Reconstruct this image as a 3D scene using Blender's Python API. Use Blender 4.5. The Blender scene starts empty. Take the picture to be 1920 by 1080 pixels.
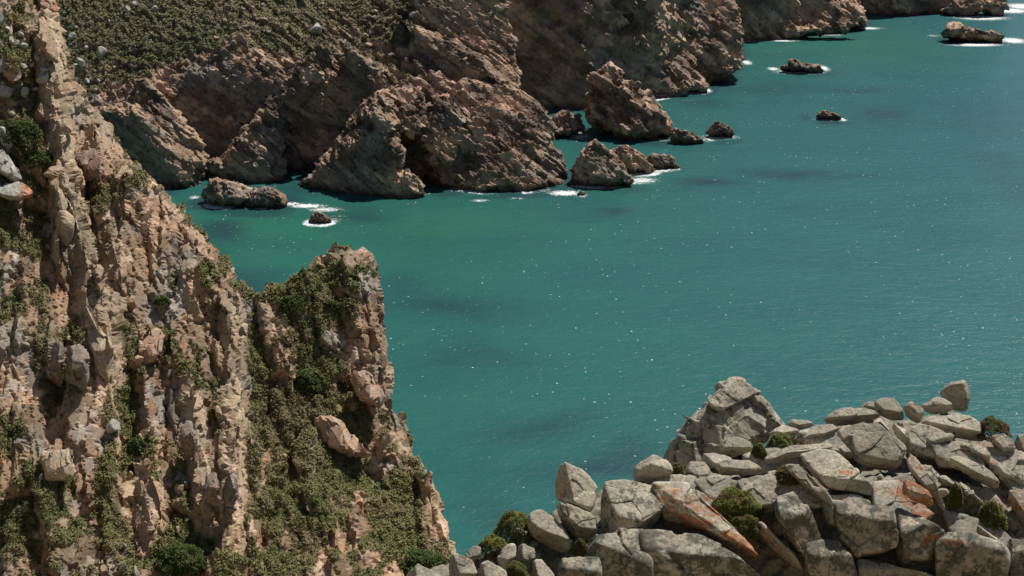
import bpy, bmesh, math, random
import numpy as np
from mathutils import Vector
from mathutils.bvhtree import BVHTree

# ------------------------------------------------------------------ camera, sky, sun
sc = bpy.context.scene
CAM_H, PITCH, FPX = 90.0, math.radians(20.0), 2727.0
cd = bpy.data.cameras.new('camera'); cam = bpy.data.objects.new('camera', cd)
sc.collection.objects.link(cam); sc.camera = cam
cam.location = (0, 0, CAM_H); cam.rotation_euler = (math.radians(90) - PITCH, 0, 0)
cd.sensor_width = 36; cd.lens = FPX / 1920 * 36; cd.clip_start = 0.5; cd.clip_end = 20000

SUN_EL, SUN_AZ = math.radians(60), math.radians(40)      # azimuth from +Y towards +X
SUN = np.array([math.sin(SUN_AZ) * math.cos(SUN_EL), math.cos(SUN_AZ) * math.cos(SUN_EL), math.sin(SUN_EL)])
w = bpy.data.worlds.new('World'); sc.world = w; w.use_nodes = True
nt = w.node_tree; bg = nt.nodes['Background']
sky = nt.nodes.new('ShaderNodeTexSky'); sky.sky_type = 'NISHITA'; sky.sun_disc = False
sky.sun_elevation = SUN_EL; sky.sun_rotation = SUN_AZ; sky.altitude = 50; sky.air_density = 1.0; sky.dust_density = 1.2
nt.links.new(sky.outputs[0], bg.inputs[0]); bg.inputs[1].default_value = 0.05
sl = bpy.data.lights.new('sun', 'SUN'); sl.energy = 5.0; sl.angle = math.radians(0.53); sl.color = (1, .95, .87)
so = bpy.data.objects.new('sun', sl); sc.collection.objects.link(so)
so.rotation_euler = Vector(SUN).to_track_quat('Z', 'Y').to_euler(); so.location = (60, 80, 200)
sc.view_settings.view_transform = 'Standard'; sc.view_settings.look = 'None'
sc.view_settings.exposure = 0.0; sc.view_settings.gamma = 1
sc.cycles.max_bounces = 5; sc.cycles.diffuse_bounces = 1; sc.cycles.glossy_bounces = 2
sc.cycles.caustics_reflective = False; sc.cycles.caustics_refractive = False

rng = np.random.default_rng(7)
V3 = lambda *a: np.array(a, float)
FW = V3(0, math.cos(PITCH), -math.sin(PITCH)); UP = V3(0, math.sin(PITCH), math.cos(PITCH)); RT = V3(1, 0, 0)
CAM = V3(0, 0, CAM_H)

def ray(u, v):
    d = FW + (u - 960) / FPX * RT - (v - 540) / FPX * UP
    return d / np.linalg.norm(d)
def P(u, v, y):                       # the world point seen at u, v whose ground distance is y
    d = ray(u, v); return CAM + d * (y / d[1])
def Z0(u, v, z=0.0):
    d = ray(u, v); return CAM + d * ((z - CAM_H) / d[2])
def proj(p):
    q = p - CAM; a = q @ FW
    return 960 + FPX * (q @ RT) / a, 540 - FPX * (q @ UP) / a

# ------------------------------------------------------------------ noise
def _h(ix, iy, iz, s):
    h = (ix.astype(np.int64) * 73856093) ^ (iy.astype(np.int64) * 19349663) ^ (iz.astype(np.int64) * 83492791) ^ (s * 2654435761 % 4294967291)
    h = (h & 0xffffffff).astype(np.uint64)
    h = ((h ^ (h >> np.uint64(15))) * np.uint64(0x2c1b3c6d)) & np.uint64(0xffffffff)
    h = ((h ^ (h >> np.uint64(12))) * np.uint64(0x297a2d39)) & np.uint64(0xffffffff)
    return (h ^ (h >> np.uint64(15))).astype(np.float64) / 4294967295.0
def vnoise(p, s=0):
    i = np.floor(p).astype(np.int64); f = p - i; f = f * f * (3 - 2 * f); r = 0
    for dx in (0, 1):
        for dy in (0, 1):
            for dz in (0, 1):
                wgt = (f[:, 0] if dx else 1 - f[:, 0]) * (f[:, 1] if dy else 1 - f[:, 1]) * (f[:, 2] if dz else 1 - f[:, 2])
                r = r + wgt * _h(i[:, 0] + dx, i[:, 1] + dy, i[:, 2] + dz, s)
    return r * 2 - 1
def fbm(p, o=4, s=0, g=.5):
    r = 0; a = 1; t = 0
    for k in range(o):
        r = r + a * vnoise(p * (2.03 ** k) + 17.3 * k, s + k); t += a; a *= g
    return r / t
def blocks(p, s=0, tilt=.6, jit=.85):
    """faceted block field: per-cell offset and tilt; returns value, gap to next cell, cell random"""
    i = np.floor(p).astype(np.int64); n = len(p)
    F1 = np.full(n, 9.); F2 = np.full(n, 9.); C = np.zeros((n, 3), np.int64); D = np.zeros((n, 3))
    for dx in (-1, 0, 1):
        for dy in (-1, 0, 1):
            for dz in (-1, 0, 1):
                c = i + np.array([dx, dy, dz])
                q = np.stack([c[:, k] + .5 + jit * (_h(c[:, 0], c[:, 1], c[:, 2], s + 31 * k) - .5) for k in range(3)], 1)
                e = p - q; d = np.abs(e).max(1) * .45 + np.sqrt((e * e).sum(1)) * .55
                m = d < F1
                F2 = np.where(m, F1, np.minimum(F2, d)); F1 = np.where(m, d, F1)
                C[m] = c[m]; D[m] = e[m]
    r = _h(C[:, 0], C[:, 1], C[:, 2], s + 7)
    t = np.stack([_h(C[:, 0], C[:, 1], C[:, 2], s + 11 + k) - .5 for k in range(3)], 1)
    return (r - .5) + tilt * 2 * (D * t).sum(1), F2 - F1, r
def rotm(ax, ay, az, roll=0):
    if roll: return rotm(0, 0, roll) @ rotm(ax, ay, az)
    ax, ay, az = map(math.radians, (ax, ay, az))
    X = np.array([[1, 0, 0], [0, math.cos(ax), -math.sin(ax)], [0, math.sin(ax), math.cos(ax)]])
    Y = np.array([[math.cos(ay), 0, math.sin(ay)], [0, 1, 0], [-math.sin(ay), 0, math.cos(ay)]])
    Z = np.array([[math.cos(az), -math.sin(az), 0], [math.sin(az), math.cos(az), 0], [0, 0, 1]])
    return X @ Y @ Z
def smooth(a, b, x):
    t = np.clip((x - a) / (b - a), 0, 1); return t * t * (3 - 2 * t)

# ------------------------------------------------------------------ meshes
def mesh_obj(name, v, f, mat, col=None, veg=None, flat=True, parent=None):
    me = bpy.data.meshes.new(name)
    v = np.ascontiguousarray(v, np.float32); f = np.ascontiguousarray(f, np.int32); k = f.shape[1]
    me.vertices.add(len(v)); me.vertices.foreach_set('co', v.ravel())
    me.loops.add(f.size); me.loops.foreach_set('vertex_index', f.ravel())
    me.polygons.add(len(f)); me.polygons.foreach_set('loop_start', np.arange(0, f.size, k, dtype=np.int32))
    me.update(calc_edges=True)
    me.polygons.foreach_set('use_smooth', np.full(len(f), not flat))
    if col is not None:
        a = me.color_attributes.new('tone', 'FLOAT_COLOR', 'POINT')
        a.data.foreach_set('color', np.concatenate([np.clip(col, 0, 1), np.ones((len(col), 1))], 1).astype(np.float32).ravel())
    me.materials.append(mat)
    o = bpy.data.objects.new(name, me); sc.collection.objects.link(o)
    if parent: o.parent = parent
    return o
def tag(o, label=None, cat=None, group=None, kind=None):
    if label: o['label'] = label
    if cat: o['category'] = cat; o['kind'] = 'thing'
    if group: o['group'] = group
    if kind: o['kind'] = kind
    return o
def vnormals(v, f):
    a = v[f[:, 2]] - v[f[:, 0]]; b = v[f[:, 3 % f.shape[1]]] - v[f[:, 1]]
    if f.shape[1] == 3: b = v[f[:, 2]] - v[f[:, 1]]; a = v[f[:, 1]] - v[f[:, 0]]
    n = np.cross(a, b); o = np.zeros_like(v)
    for k in range(f.shape[1]):
        for c in range(3): o[:, c] += np.bincount(f[:, k], n[:, c], len(v))
    return o / (np.linalg.norm(o, axis=1, keepdims=True) + 1e-9)
def smooth_n(n, f, it=2):
    for _ in range(it):
        o = np.zeros_like(n); fn = n[f].sum(1)
        for k in range(f.shape[1]):
            for c in range(3): o[:, c] += np.bincount(f[:, k], fn[:, c], len(n))
        n = o / (np.linalg.norm(o, axis=1, keepdims=True) + 1e-9)
    return n
def surface_nets(F, org, h):
    S = F < 0; nx, ny, nz = F.shape
    cnt = np.zeros((nx - 1, ny - 1, nz - 1), np.int8)
    for a in (0, 1):
        for b in (0, 1):
            for c in (0, 1): cnt += S[a:nx - 1 + a, b:ny - 1 + b, c:nz - 1 + c]
    m = (cnt > 0) & (cnt < 8); I, J, K = np.nonzero(m)
    idx = np.full(m.shape, -1, np.int32); idx[m] = np.arange(len(I))
    acc = np.zeros((len(I), 3)); num = np.zeros(len(I))
    crn = [(a, b, c) for a in (0, 1) for b in (0, 1) for c in (0, 1)]
    val = {c: F[I + c[0], J + c[1], K + c[2]].astype(float) for c in crn}
    for c in crn:
        for ax in range(3):
            if c[ax] == 0:
                e = list(c); e[ax] = 1; e = tuple(e); A, B = val[c], val[e]
                x = (A < 0) != (B < 0); t = np.where(x, A / np.where(x, A - B, 1), 0)
                p = np.tile(np.array(c, float), (len(I), 1)); p[:, ax] = t
                acc += p * x[:, None]; num += x
    v = (np.stack([I, J, K], 1) + acc / num[:, None]) * h + org
    fs = []
    for ax in range(3):
        o1, o2 = [(1, 2), (2, 0), (0, 1)][ax]
        sl_a = [slice(None)] * 3; sl_b = [slice(None)] * 3; sl_a[ax] = slice(0, -1); sl_b[ax] = slice(1, None)
        A, B = S[tuple(sl_a)], S[tuple(sl_b)]
        x = A != B; q = np.stack(np.nonzero(x), 1)
        keep = (q[:, o1] > 0) & (q[:, o2] > 0) & (q[:, o1] < F.shape[o1] - 1) & (q[:, o2] < F.shape[o2] - 1)
        q = q[keep]; ins = A[tuple(q.T)]
        def g(d1, d2):
            r = q.copy(); r[:, o1] -= d1; r[:, o2] -= d2; return idx[tuple(r.T)]
        qd = np.stack([g(1, 1), g(0, 1), g(0, 0), g(1, 0)], 1)
        qd[~ins] = qd[~ins][:, ::-1]; fs.append(qd)
    return v, np.concatenate(fs)

def hull(pts):
    pts = sorted(map(tuple, pts))
    def half(ps):
        o = []
        for p in ps:
            while len(o) > 1 and (o[-1][0] - o[-2][0]) * (p[1] - o[-2][1]) - (o[-1][1] - o[-2][1]) * (p[0] - o[-2][0]) <= 0: o.pop()
            o.append(p)
        return o[:-1]
    return half(pts) + half(pts[::-1])
def dirn(az, el):                    # az 0 faces the camera (-Y), +90 faces +X; el up
    az, el = math.radians(az), math.radians(el)
    return V3(math.sin(az) * math.cos(el), -math.cos(az) * math.cos(el), math.sin(el))
def block_planes(poly, y, t, fronts=((0, 20, 1.),), bev=(25, 12), back=25, tb=None, grow=1.):
    """planes (n, d) of a solid whose widest section at distance y has the given outline; t = half depth towards the viewer"""
    hp = hull(poly); mu, mv = np.mean([q[0] for q in hp]), np.mean([q[1] for q in hp]); hp = [(mu + (u - mu) * grow, mv + (v - mv) * grow) for u, v in hp]
    pts = [P(u, v, y) for u, v in hp]; c = sum(pts) / len(pts)
    tc = CAM - c; tc /= np.linalg.norm(tc); pl = []
    for k in range(len(pts)):
        a, b = pts[k], pts[(k + 1) % len(pts)]
        n = np.cross(a - CAM, b - CAM); n /= np.linalg.norm(n)
        if n @ (c - a) > 0: n = -n
        up = max(0, n[2]); bb = math.radians(bev[0] * up + bev[1] * (1 - up))
        n1 = n * math.cos(bb) + tc * math.sin(bb); pl.append((n1, n1 @ a))
        b2 = math.radians(back); n2 = n * math.cos(b2) - tc * math.sin(b2); pl.append((n2, n2 @ a))
    for az, el, fr in fronts:
        n = dirn(az, el); pl.append((n, n @ c + t * fr))
    pl.append((-tc, -tc @ c + (tb or t)))
    return pl, c, pts

class Volume:
    def __init__(s, lo, hi, h):
        s.h = h; s.lo = np.array(lo, float); s.n = np.ceil((np.array(hi) - s.lo) / h).astype(int) + 1
        s.ax = [s.lo[k] + h * np.arange(s.n[k]) for k in range(3)]
    def height(s, hf):
        X, Y = np.meshgrid(s.ax[0], s.ax[1], indexing='ij')
        H = hf(X.ravel(), Y.ravel()).reshape(X.shape)
        gx, gy = np.gradient(H, s.h); g = np.sqrt(1 + np.minimum(gx * gx + gy * gy, 36))
        s.F = ((s.ax[2][None, None, :] - H[:, :, None]) / g[:, :, None]).astype(np.float32)
    def add(s, pl, c, r, sub=False):
        lo = np.maximum(0, ((c - r - s.lo) / s.h).astype(int)); hi = np.minimum(s.n, ((c + r - s.lo) / s.h).astype(int) + 2)
        if (hi <= lo).any(): return
        X, Y, Z = [s.ax[k][lo[k]:hi[k]].astype(np.float32) for k in range(3)]
        B = None
        for n, d in pl:
            q = (n[0] * X[:, None, None] + n[1] * Y[None, :, None] + n[2] * Z[None, None, :] - d).astype(np.float32)
            B = q if B is None else np.maximum(B, q)
        R = s.F[lo[0]:hi[0], lo[1]:hi[1], lo[2]:hi[2]]
        if sub: np.maximum(R, -B, out=R)
        else: np.minimum(R, B, out=R)
    def block(s, poly, y, t, **k):
        sub = k.pop('sub', False)
        pl, c, pts = block_planes(poly, y, t, **k)
        r = max(np.linalg.norm(p - c) for p in pts) + t * 1.5; s.add(pl, c, r, sub)
    def mesh(s): return surface_nets(s.F, s.lo, s.h)

def rbf(pts, kern=lambda r: r):
    pts = np.array(pts, float); xy, z = pts[:, :2], pts[:, 2]; n = len(pts)
    A = np.zeros((n + 3, n + 3)); A[:n, :n] = kern(np.linalg.norm(xy[:, None] - xy[None], axis=2)) + np.eye(n) * 1e-6
    A[:n, n] = 1; A[:n, n + 1:] = xy; A[n, :n] = 1; A[n + 1:, :n] = xy.T
    wt = np.linalg.solve(A, np.concatenate([z, [0, 0, 0]]))
    def f(x, y):
        o = wt[n] + wt[n + 1] * x + wt[n + 2] * y
        for k in range(n): o = o + wt[k] * kern(np.hypot(x - xy[k, 0], y - xy[k, 1]))
        return o
    return f
def seg_dist(x, y, pts):
    """distance to an open polyline, side sign, fraction"""
    best = np.full(x.shape, 1e9); sg = np.zeros(x.shape); fr = np.zeros(x.shape); m = len(pts) - 1
    for k in range(m):
        a, b = np.array(pts[k][:2]), np.array(pts[k + 1][:2]); d = b - a; L = d @ d + 1e-9
        t = np.clip(((x - a[0]) * d[0] + (y - a[1]) * d[1]) / L, 0, 1)
        ex, ey = x - a[0] - t * d[0], y - a[1] - t * d[1]; q = np.hypot(ex, ey); w_ = q < best
        best = np.where(w_, q, best); sg = np.where(w_, np.sign(d[0] * ey - d[1] * ex), sg); fr = np.where(w_, (k + t) / m, fr)
    return best, sg, fr
def inside(x, y, poly):
    r = np.zeros(x.shape, bool); n = len(poly)
    for k in range(n):
        (x1, y1), (x2, y2) = poly[k][:2], poly[(k + 1) % n][:2]
        c = ((y1 > y) != (y2 > y)) & (x < (x2 - x1) * (y - y1) / (y2 - y1 + 1e-12) + x1); r ^= c
    return r

# ------------------------------------------------------------------ materials
def new_mat(name):
    m = bpy.data.materials.new(name); m.use_nodes = True; n = m.node_tree.nodes; l = m.node_tree.links
    b = n['Principled BSDF']; return m, n, l, b
def rock_material(name, scale, bump=.5, var=.35, rough=.85, dist=.3):
    m, n, l, b = new_mat(name); b.inputs['Roughness'].default_value = rough
    b.inputs['Specular IOR Level'].default_value = .25
    at = n.new('ShaderNodeAttribute'); at.attribute_name = 'tone'
    tc = n.new('ShaderNodeTexCoord')
    n1 = n.new('ShaderNodeTexNoise'); n1.inputs['Scale'].default_value = scale; n1.inputs['Detail'].default_value = 8; n1.inputs['Roughness'].default_value = .65
    l.new(tc.outputs['Object'], n1.inputs['Vector'])
    r = n.new('ShaderNodeMapRange'); r.inputs[1].default_value = .3; r.inputs[2].default_value = .7
    r.inputs[3].default_value = 1 - var; r.inputs[4].default_value = 1 + var
    l.new(n1.outputs[0], r.inputs[0])
    mx = n.new('ShaderNodeVectorMath'); mx.operation = 'SCALE'
    l.new(at.outputs['Color'], mx.inputs[0]); l.new(r.outputs[0], mx.inputs['Scale'])
    l.new(mx.outputs[0], b.inputs['Base Color'])
    n2 = n.new('ShaderNodeTexNoise'); n2.inputs['Scale'].default_value = scale * 1.7; n2.inputs['Detail'].default_value = 10; n2.inputs['Roughness'].default_value = .7
    l.new(tc.outputs['Object'], n2.inputs['Vector'])
    bp = n.new('ShaderNodeBump'); bp.inputs['Strength'].default_value = bump; bp.inputs['Distance'].default_value = dist
    l.new(n2.outputs[0], bp.inputs['Height']); l.new(bp.outputs[0], b.inputs['Normal'])
    return m
def leaf_material(name):
    m, n, l, b = new_mat(name); b.inputs['Roughness'].default_value = .7; b.inputs['Specular IOR Level'].default_value = .2
    at = n.new('ShaderNodeAttribute'); at.attribute_name = 'tone'
    l.new(at.outputs['Color'], b.inputs['Base Color']); return m
M_FAR = rock_material('far_rock', .9, .22, .34, dist=.3)
M_LEFT = rock_material('near_cliff_rock', 3.5, .5, .4, dist=.12)
M_FORE = rock_material('granite', 9, .8, .4, dist=.03)
M_LEAF = leaf_material('scrub_leaf')
C_ = lambda *a: np.array(a, float)
BROWN, TAN, PINK, GREY, PALE, ORNG = C_(.22, .145, .095), C_(.40, .285, .185), C_(.45, .295, .20), C_(.29, .27, .235), C_(.54, .47, .37), C_(.50, .22, .09)
GREEN, OLIVE, DKGREEN, DRY = C_(.055, .075, .018), C_(.10, .10, .03), C_(.022, .04, .012), C_(.16, .12, .06)
def lerp(a, b, t): return a * (1 - t[:, None]) + b * t[:, None]

# ------------------------------------------------------------------ scatter of leaves as small faces
def leaves_mesh(name, cen, size, tone, mat=M_LEAF, flatten=.0):
    """one small four-sided leaf face per centre"""
    n = len(cen); nn = V3(0, 0, 1) + .55 * rng.normal(size=(n, 3)); nn /= np.linalg.norm(nn, axis=1, keepdims=True); a = rng.normal(size=(n, 3)); a -= (a * nn).sum(1)[:, None] * nn; a /= np.linalg.norm(a, axis=1, keepdims=True)
    b = np.cross(nn, a); b /= np.linalg.norm(b, axis=1, keepdims=True)
    s = (size * rng.uniform(.5, 1.3, n))[:, None]
    v = np.stack([cen - a * s * .5, cen + b * s * .3, cen + a * s * .5, cen - b * s * .3], 1).reshape(-1, 3)
    f = np.arange(4 * n).reshape(n, 4)
    return mesh_obj(name, v, f, mat, np.repeat(tone, 4, 0))
def sample_faces(v, f, wface, n):
    c = v[f].mean(1); ar = np.linalg.norm(np.cross(v[f[:, 2]] - v[f[:, 0]], v[f[:, 3]] - v[f[:, 1]]), axis=1) * .5
    p = ar * wface; p = p / p.sum(); k = rng.choice(len(f), n, p=p)
    a, b = rng.random(n)[:, None], rng.random(n)[:, None]; q = v[f[k]]
    return (q[:, 0] * (1 - a) * (1 - b) + q[:, 1] * a * (1 - b) + q[:, 2] * a * b + q[:, 3] * (1 - a) * b), k
def scrub(name, v, f, veg, n, size, hgt, label, clump=1.0, tones=(GREEN, OLIVE, DKGREEN, DRY), seed=0):
    wf = np.clip(veg[f].mean(1) - .35, 0, 1)
    p, k = sample_faces(v, f, wf, n)
    cl = fbm(p / clump, 3, 50 + seed); big = fbm(p / (clump * 6), 3, 60 + seed)
    h = hgt * (smooth(-.25, .5, cl)) * rng.random(n) ** .5
    p[:, 2] += h; p += rng.normal(size=p.shape) * size * .3
    t = lerp(np.tile(tones[0], (n, 1)), tones[1], smooth(-.3, .5, cl + .3 * rng.normal(size=n)))
    t = lerp(t, tones[2], smooth(.0, .4, -big - .1) * .8)
    t = lerp(t, tones[3], smooth(.15, .5, fbm(p / (clump * 3), 3, 70 + seed)) * .8)
    t = lerp(t, tones[3], smooth(.0, .35, fbm(p / (clump * 5), 3, 90 + seed)) * .7)
    t = t * rng.uniform(.75, 1.25, (n, 1)) * (1 + .35 * fbm(p / (clump * 9), 3, 95 + seed))[:, None]
    o = leaves_mesh(name, p, size, t); tag(o, label, 'scrub', kind='stuff'); return o

def facets(v, f, scl, rot, off, spread, seed, strength=.85, crack=0., joint=.5, n=None, warp=.06, v0=None, gain=None):
    """break a surface into flat joint-bounded blocks: every cell's patch is flattened onto a plane of its own"""
    if n is None: n = smooth_n(vnormals(v, f), f, 4)
    R = rotm(*rot); scl = np.array(scl, float); m = scl.mean()
    v0 = v if v0 is None else v0; q = ((v0 + warp * m * np.stack([vnoise(v0 / (m * 1.3), seed + k) for k in range(3)], 1)) @ R.T) / scl
    _, gap, r, cid = cells(q, seed)
    u, inv = np.unique(cid, return_inverse=True); inv = inv.ravel(); N = len(u); cnt = np.bincount(inv, minlength=N)[:, None]
    M = np.stack([np.bincount(inv, v[:, k], N) for k in range(3)], 1) / cnt
    A = np.stack([np.bincount(inv, n[:, k], N) for k in range(3)], 1); A /= np.linalg.norm(A, axis=1, keepdims=True) + 1e-9
    g = np.random.default_rng(seed); J = R[np.argmax(np.abs(A @ R.T), 1)]; J = J * np.sign((J * A).sum(1))[:, None]
    wj = g.random(N)[:, None] * joint; F = A * (1 - wj) + J * wj + g.normal(size=(N, 3)) * spread; F /= np.linalg.norm(F, axis=1, keepdims=True)
    F = np.where((F * A).sum(1)[:, None] < .55, A, F)
    d = -((v - M[inv]) * F[inv]).sum(1) / np.clip((F[inv] * n).sum(1), .5, 1); d = np.clip(d, -m * .28, m * .28) * strength
    d += off * (g.random(N)[inv] - .5) * 2 - crack * (1 - smooth(0, .10, gap))
    if gain is not None: d = d * gain
    return v + n * d[:, None], g.random(N)[inv]
def cells(p, s=0, jit=.8):
    i = np.floor(p).astype(np.int64); n = len(p); F1 = np.full(n, 9.); F2 = np.full(n, 9.); C = np.zeros(n, np.int64)
    for dx in (-1, 0, 1):
        for dy in (-1, 0, 1):
            for dz in (-1, 0, 1):
                c = i + np.array([dx, dy, dz]); e = np.stack([p[:, k] - (c[:, k] + .5 + jit * (_h(c[:, 0], c[:, 1], c[:, 2], s + 31 * k) - .5)) for k in range(3)], 1)
                d = np.abs(e).max(1) * .6 + np.sqrt((e * e).sum(1)) * .4
                m = d < F1; F2 = np.where(m, F1, np.minimum(F2, d)); F1 = np.where(m, d, F1)
                C = np.where(m, (c[:, 0] + 5000) * 100000000 + (c[:, 1] + 5000) * 10000 + (c[:, 2] + 5000), C)
    return F1, F2 - F1, None, C
def add_noise(v, f, specs, sm=4):
    rs = []; v0 = v.copy(); n_ = vnormals(v, f); n = smooth_n(n_, f, sm); g0 = smooth(.1, .75, (n_ * n).sum(1)); g0 = g0 * smooth(.2, .8, (smooth_n(n_, f, sm * 3) * n).sum(1))
    for scl, rot, off, spread, seed, crack, *st in specs:
        v, r = facets(v, f, scl, rot, off, spread, seed, crack=crack, n=n, v0=v0, gain=g0, strength=st[0] if st else .85, joint=st[1] if len(st) > 1 else .5); rs.append(r)
    return v, rs

# ------------------------------------------------------------------ FAR HEADLAND
def far_colour(v, nrm, r1, r2, seed):
    c = lerp(np.tile(C_(.14, .095, .070), (len(v), 1)), C_(.44, .305, .205), smooth(-.5, .6, fbm(v / 9, 4, seed) + .6 * (r1 - .5)))
    c = lerp(c, C_(.54, .355, .245), smooth(.05, .5, fbm(v / 4, 3, seed + 5) + .5 * (r2 - .5)) * .7)
    c = lerp(c, C_(.23, .225, .20), smooth(.15, .45, fbm(v / 11, 4, seed + 9)) * .45)
    Bn = rotm(8, -36, 10)[2]; st = vnoise(np.stack([(v @ Bn) / .55, v[:, 0] / 14, v[:, 1] / 14], 1), seed + 12); c = c * (1 + .22 * st)[:, None]
    c = c * (.72 + .56 * r2)[:, None]
    wet = smooth(2.0, .3, v[:, 2] + .8 * fbm(v / 2, 2, seed)); return lerp(c, C_(.045, .033, .026), wet * .75)

def zp(L): return [tuple(Z0(u, v)[:2]) for u, v in L]
foot1 = zp([(60, 340), (250, 322), (330, 322), (395, 316), (470, 322), (560, 322), (640, 318), (720, 325), (800, 340), (930, 345), (1005, 335)])
foot1 = [(-160, foot1[0][1])] + foot1
poly1 = foot1 + [(5, 338), (1, 346), (-2, 362), (-8, 385), (-20, 440), (-160, 440)]
rim1 = [(60, 235, 326), (190, 195, 328), (270, 118, 338), (360, 88, 340), (450, 62, 342), (540, 58, 342), (620, 100, 338), (690, 165, 330), (780, 110, 333), (860, 110, 334), (940, 110, 338),
        (200, 0, 362), (400, 0, 358), (600, 0, 356), (750, 0, 352), (860, 0, 350), (950, 0, 350), (200, -120, 395), (500, -120, 385), (800, -100, 372), (960, -80, 368), (60, 80, 350), (60, -100, 400), (1040, 180, 336), (1040, 60, 360),(1040, 0, 380)]
plat1 = rbf([P(*r) for r in rim1])
def hf1(x, y):
    d, s, fr = seg_dist(x, y, poly1 + [poly1[0]]); d = np.where(inside(x, y, poly1), d, -d)
    wob = 1.2 * fbm(np.stack([x / 14, y / 14, 0 * x], 1), 3, 3)
    return np.minimum(plat1(x, y), (d + .6 * wob) * 6. - 1)
vol = Volume((-125, 288, -2.2), (24, 425, 48), .42); vol.height(hf1)
B = vol.block
B([(280, 152), (302, 160), (392, 285), (390, 310), (350, 335), (262, 270), (255, 225)], 322, 5, fronts=((38, 38, .8),), bev=(10, 5))
B([(150, 215), (200, 185), (262, 190), (300, 250), (388, 352), (385, 362), (290, 368), (150, 368)], 319, 5, fronts=((-15, 5, .8),), bev=(40, 15))
B([(240, 150), (285, 140), (292, 160), (270, 260), (200, 250)], 325, 4, fronts=((-25, 5, .8),), bev=(35, 10))
B([(396, 300), (440, 245), (530, 158), (545, 175), (548, 345), (400, 352), (388, 335)], 322, 5, fronts=((-5, 18, .6), (25, 25, .8)), bev=(50, 10))
B([(500, 190), (550, 110), (590, 80), (640, 90), (610, 140), (560, 200)], 330, 5, fronts=((10, 35, .7),), bev=(45, 10))
B([(640, 80), (690, 90), (720, 130), (700, 175), (640, 190)], 332, 5, fronts=((-30, 10, .7),), bev=(45, 10))
B([(560, 345), (590, 300), (688, 165), (722, 156), (745, 230), (762, 300), (700, 372), (640, 380), (575, 368)], 314, 6, fronts=((-20, 6, .7),), bev=(48, 12))
B([(690, 168), (790, 150), (800, 240), (780, 262), (720, 250)], 322, 6, fronts=((20, 40, .9),), bev=(35, 10))
B([(640, 378), (672, 335), (712, 282), (735, 283), (770, 330), (775, 377)], 309, 3.5, fronts=((-15, 15, .8), (35, 40, .9)), bev=(35, 15))
B([(725, 380), (745, 320), (790, 325), (806, 378)], 307, 3, fronts=((10, 25, .8),), bev=(40, 15))
B([(790, 300), (788, 215), (830, 158), (905, 138), (975, 152), (1030, 186), (1052, 240), (980, 300)], 326, 7, fronts=((12, 48, .55), (-35, 38, .9), (40, 30, 1.)), bev=(35, 15))
B([(800, 335), (820, 250), (890, 205), (1000, 215), (1060, 250), (1090, 330), (1085, 350), (960, 374), (870, 378), (815, 360)], 318, 8, fronts=((15, 44, .6), (-38, 36, .85), (50, 30, 1.)), bev=(35, 15))
B([(790, 270), (815, 170), (860, 155), (870, 250), (850, 330), (805, 330)], 320, 6, fronts=((-15, 42, .7),), bev=(25, 10))
B([(735, 20), (770, 30), (880, 85), (975, 152), (960, 175), (860, 130), (780, 80)], 336, 5, fronts=((15, 50, .6),), bev=(25, 8))
B([(770, -60), (940, -60), (957, 20), (958, 95), (978, 160), (900, 120), (770, 40)], 346, 6, fronts=((20, 30, .7),), bev=(30, 10))
B([(1025, 214), (1060, 205), (1090, 215), (1098, 252), (1030, 256)], 362, 4, fronts=((20, 40, .8),), bev=(40, 15))
vF, fF = vol.mesh()
vF, rF = add_noise(vF, fF, [((9, 9, 4.5), (0, -30, 20), .2, .06, 11, 0, .3), ((6.2, 4.4, 1.7), (8, -36, 10), .50, .07, 12, .4, .95, .95), ((2.5, 1.9, .9), (4, -38, 0), .20, .11, 13, .22, .9, .9)])
nF = vnormals(vF, fF); uF, wF = proj(vF)
cF = far_colour(vF, nF, rF[0], rF[1], 100)
slopeF = smooth_n(nF, fF, 3)[:, 2]
regF = np.clip(smooth(8, 0, wF - (250 - .42 * np.clip(uF, 0, 520))) , 0, 1)          # scrub on the plateau in the west
regF = np.maximum(regF, .55 * smooth(30, -40, wF - np.where(uF < 780, 110, -50)))
regF = np.maximum(regF, .7 * smooth(60, 20, np.hypot(uF - 735, (wF - 130) * 1.4)))
vegF = smooth(.5, .8, slopeF) * smooth(.2, .5, regF + .5 * fbm(vF / 5, 5, 41)) * smooth(12, 16, vF[:, 2])
gF = smooth(-.25, .3, fbm(vF / 14, 3, 43)); cF = lerp(cF, lerp(np.tile(C_(.19, .15, .095), (len(vF), 1)), C_(.10, .11, .05), gF), vegF * .9)
o = mesh_obj('headland', vF, fF, M_FAR, cF); tag(o, kind='structure')
scrub('scrub', vF, fF, vegF, 130000, .48, .4, 'dry green and brown scrub covering the top of the far headland', 2.5, (C_(.15, .165, .065), C_(.23, .20, .10), C_(.08, .11, .04), C_(.29, .22, .14)), 1)

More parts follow.
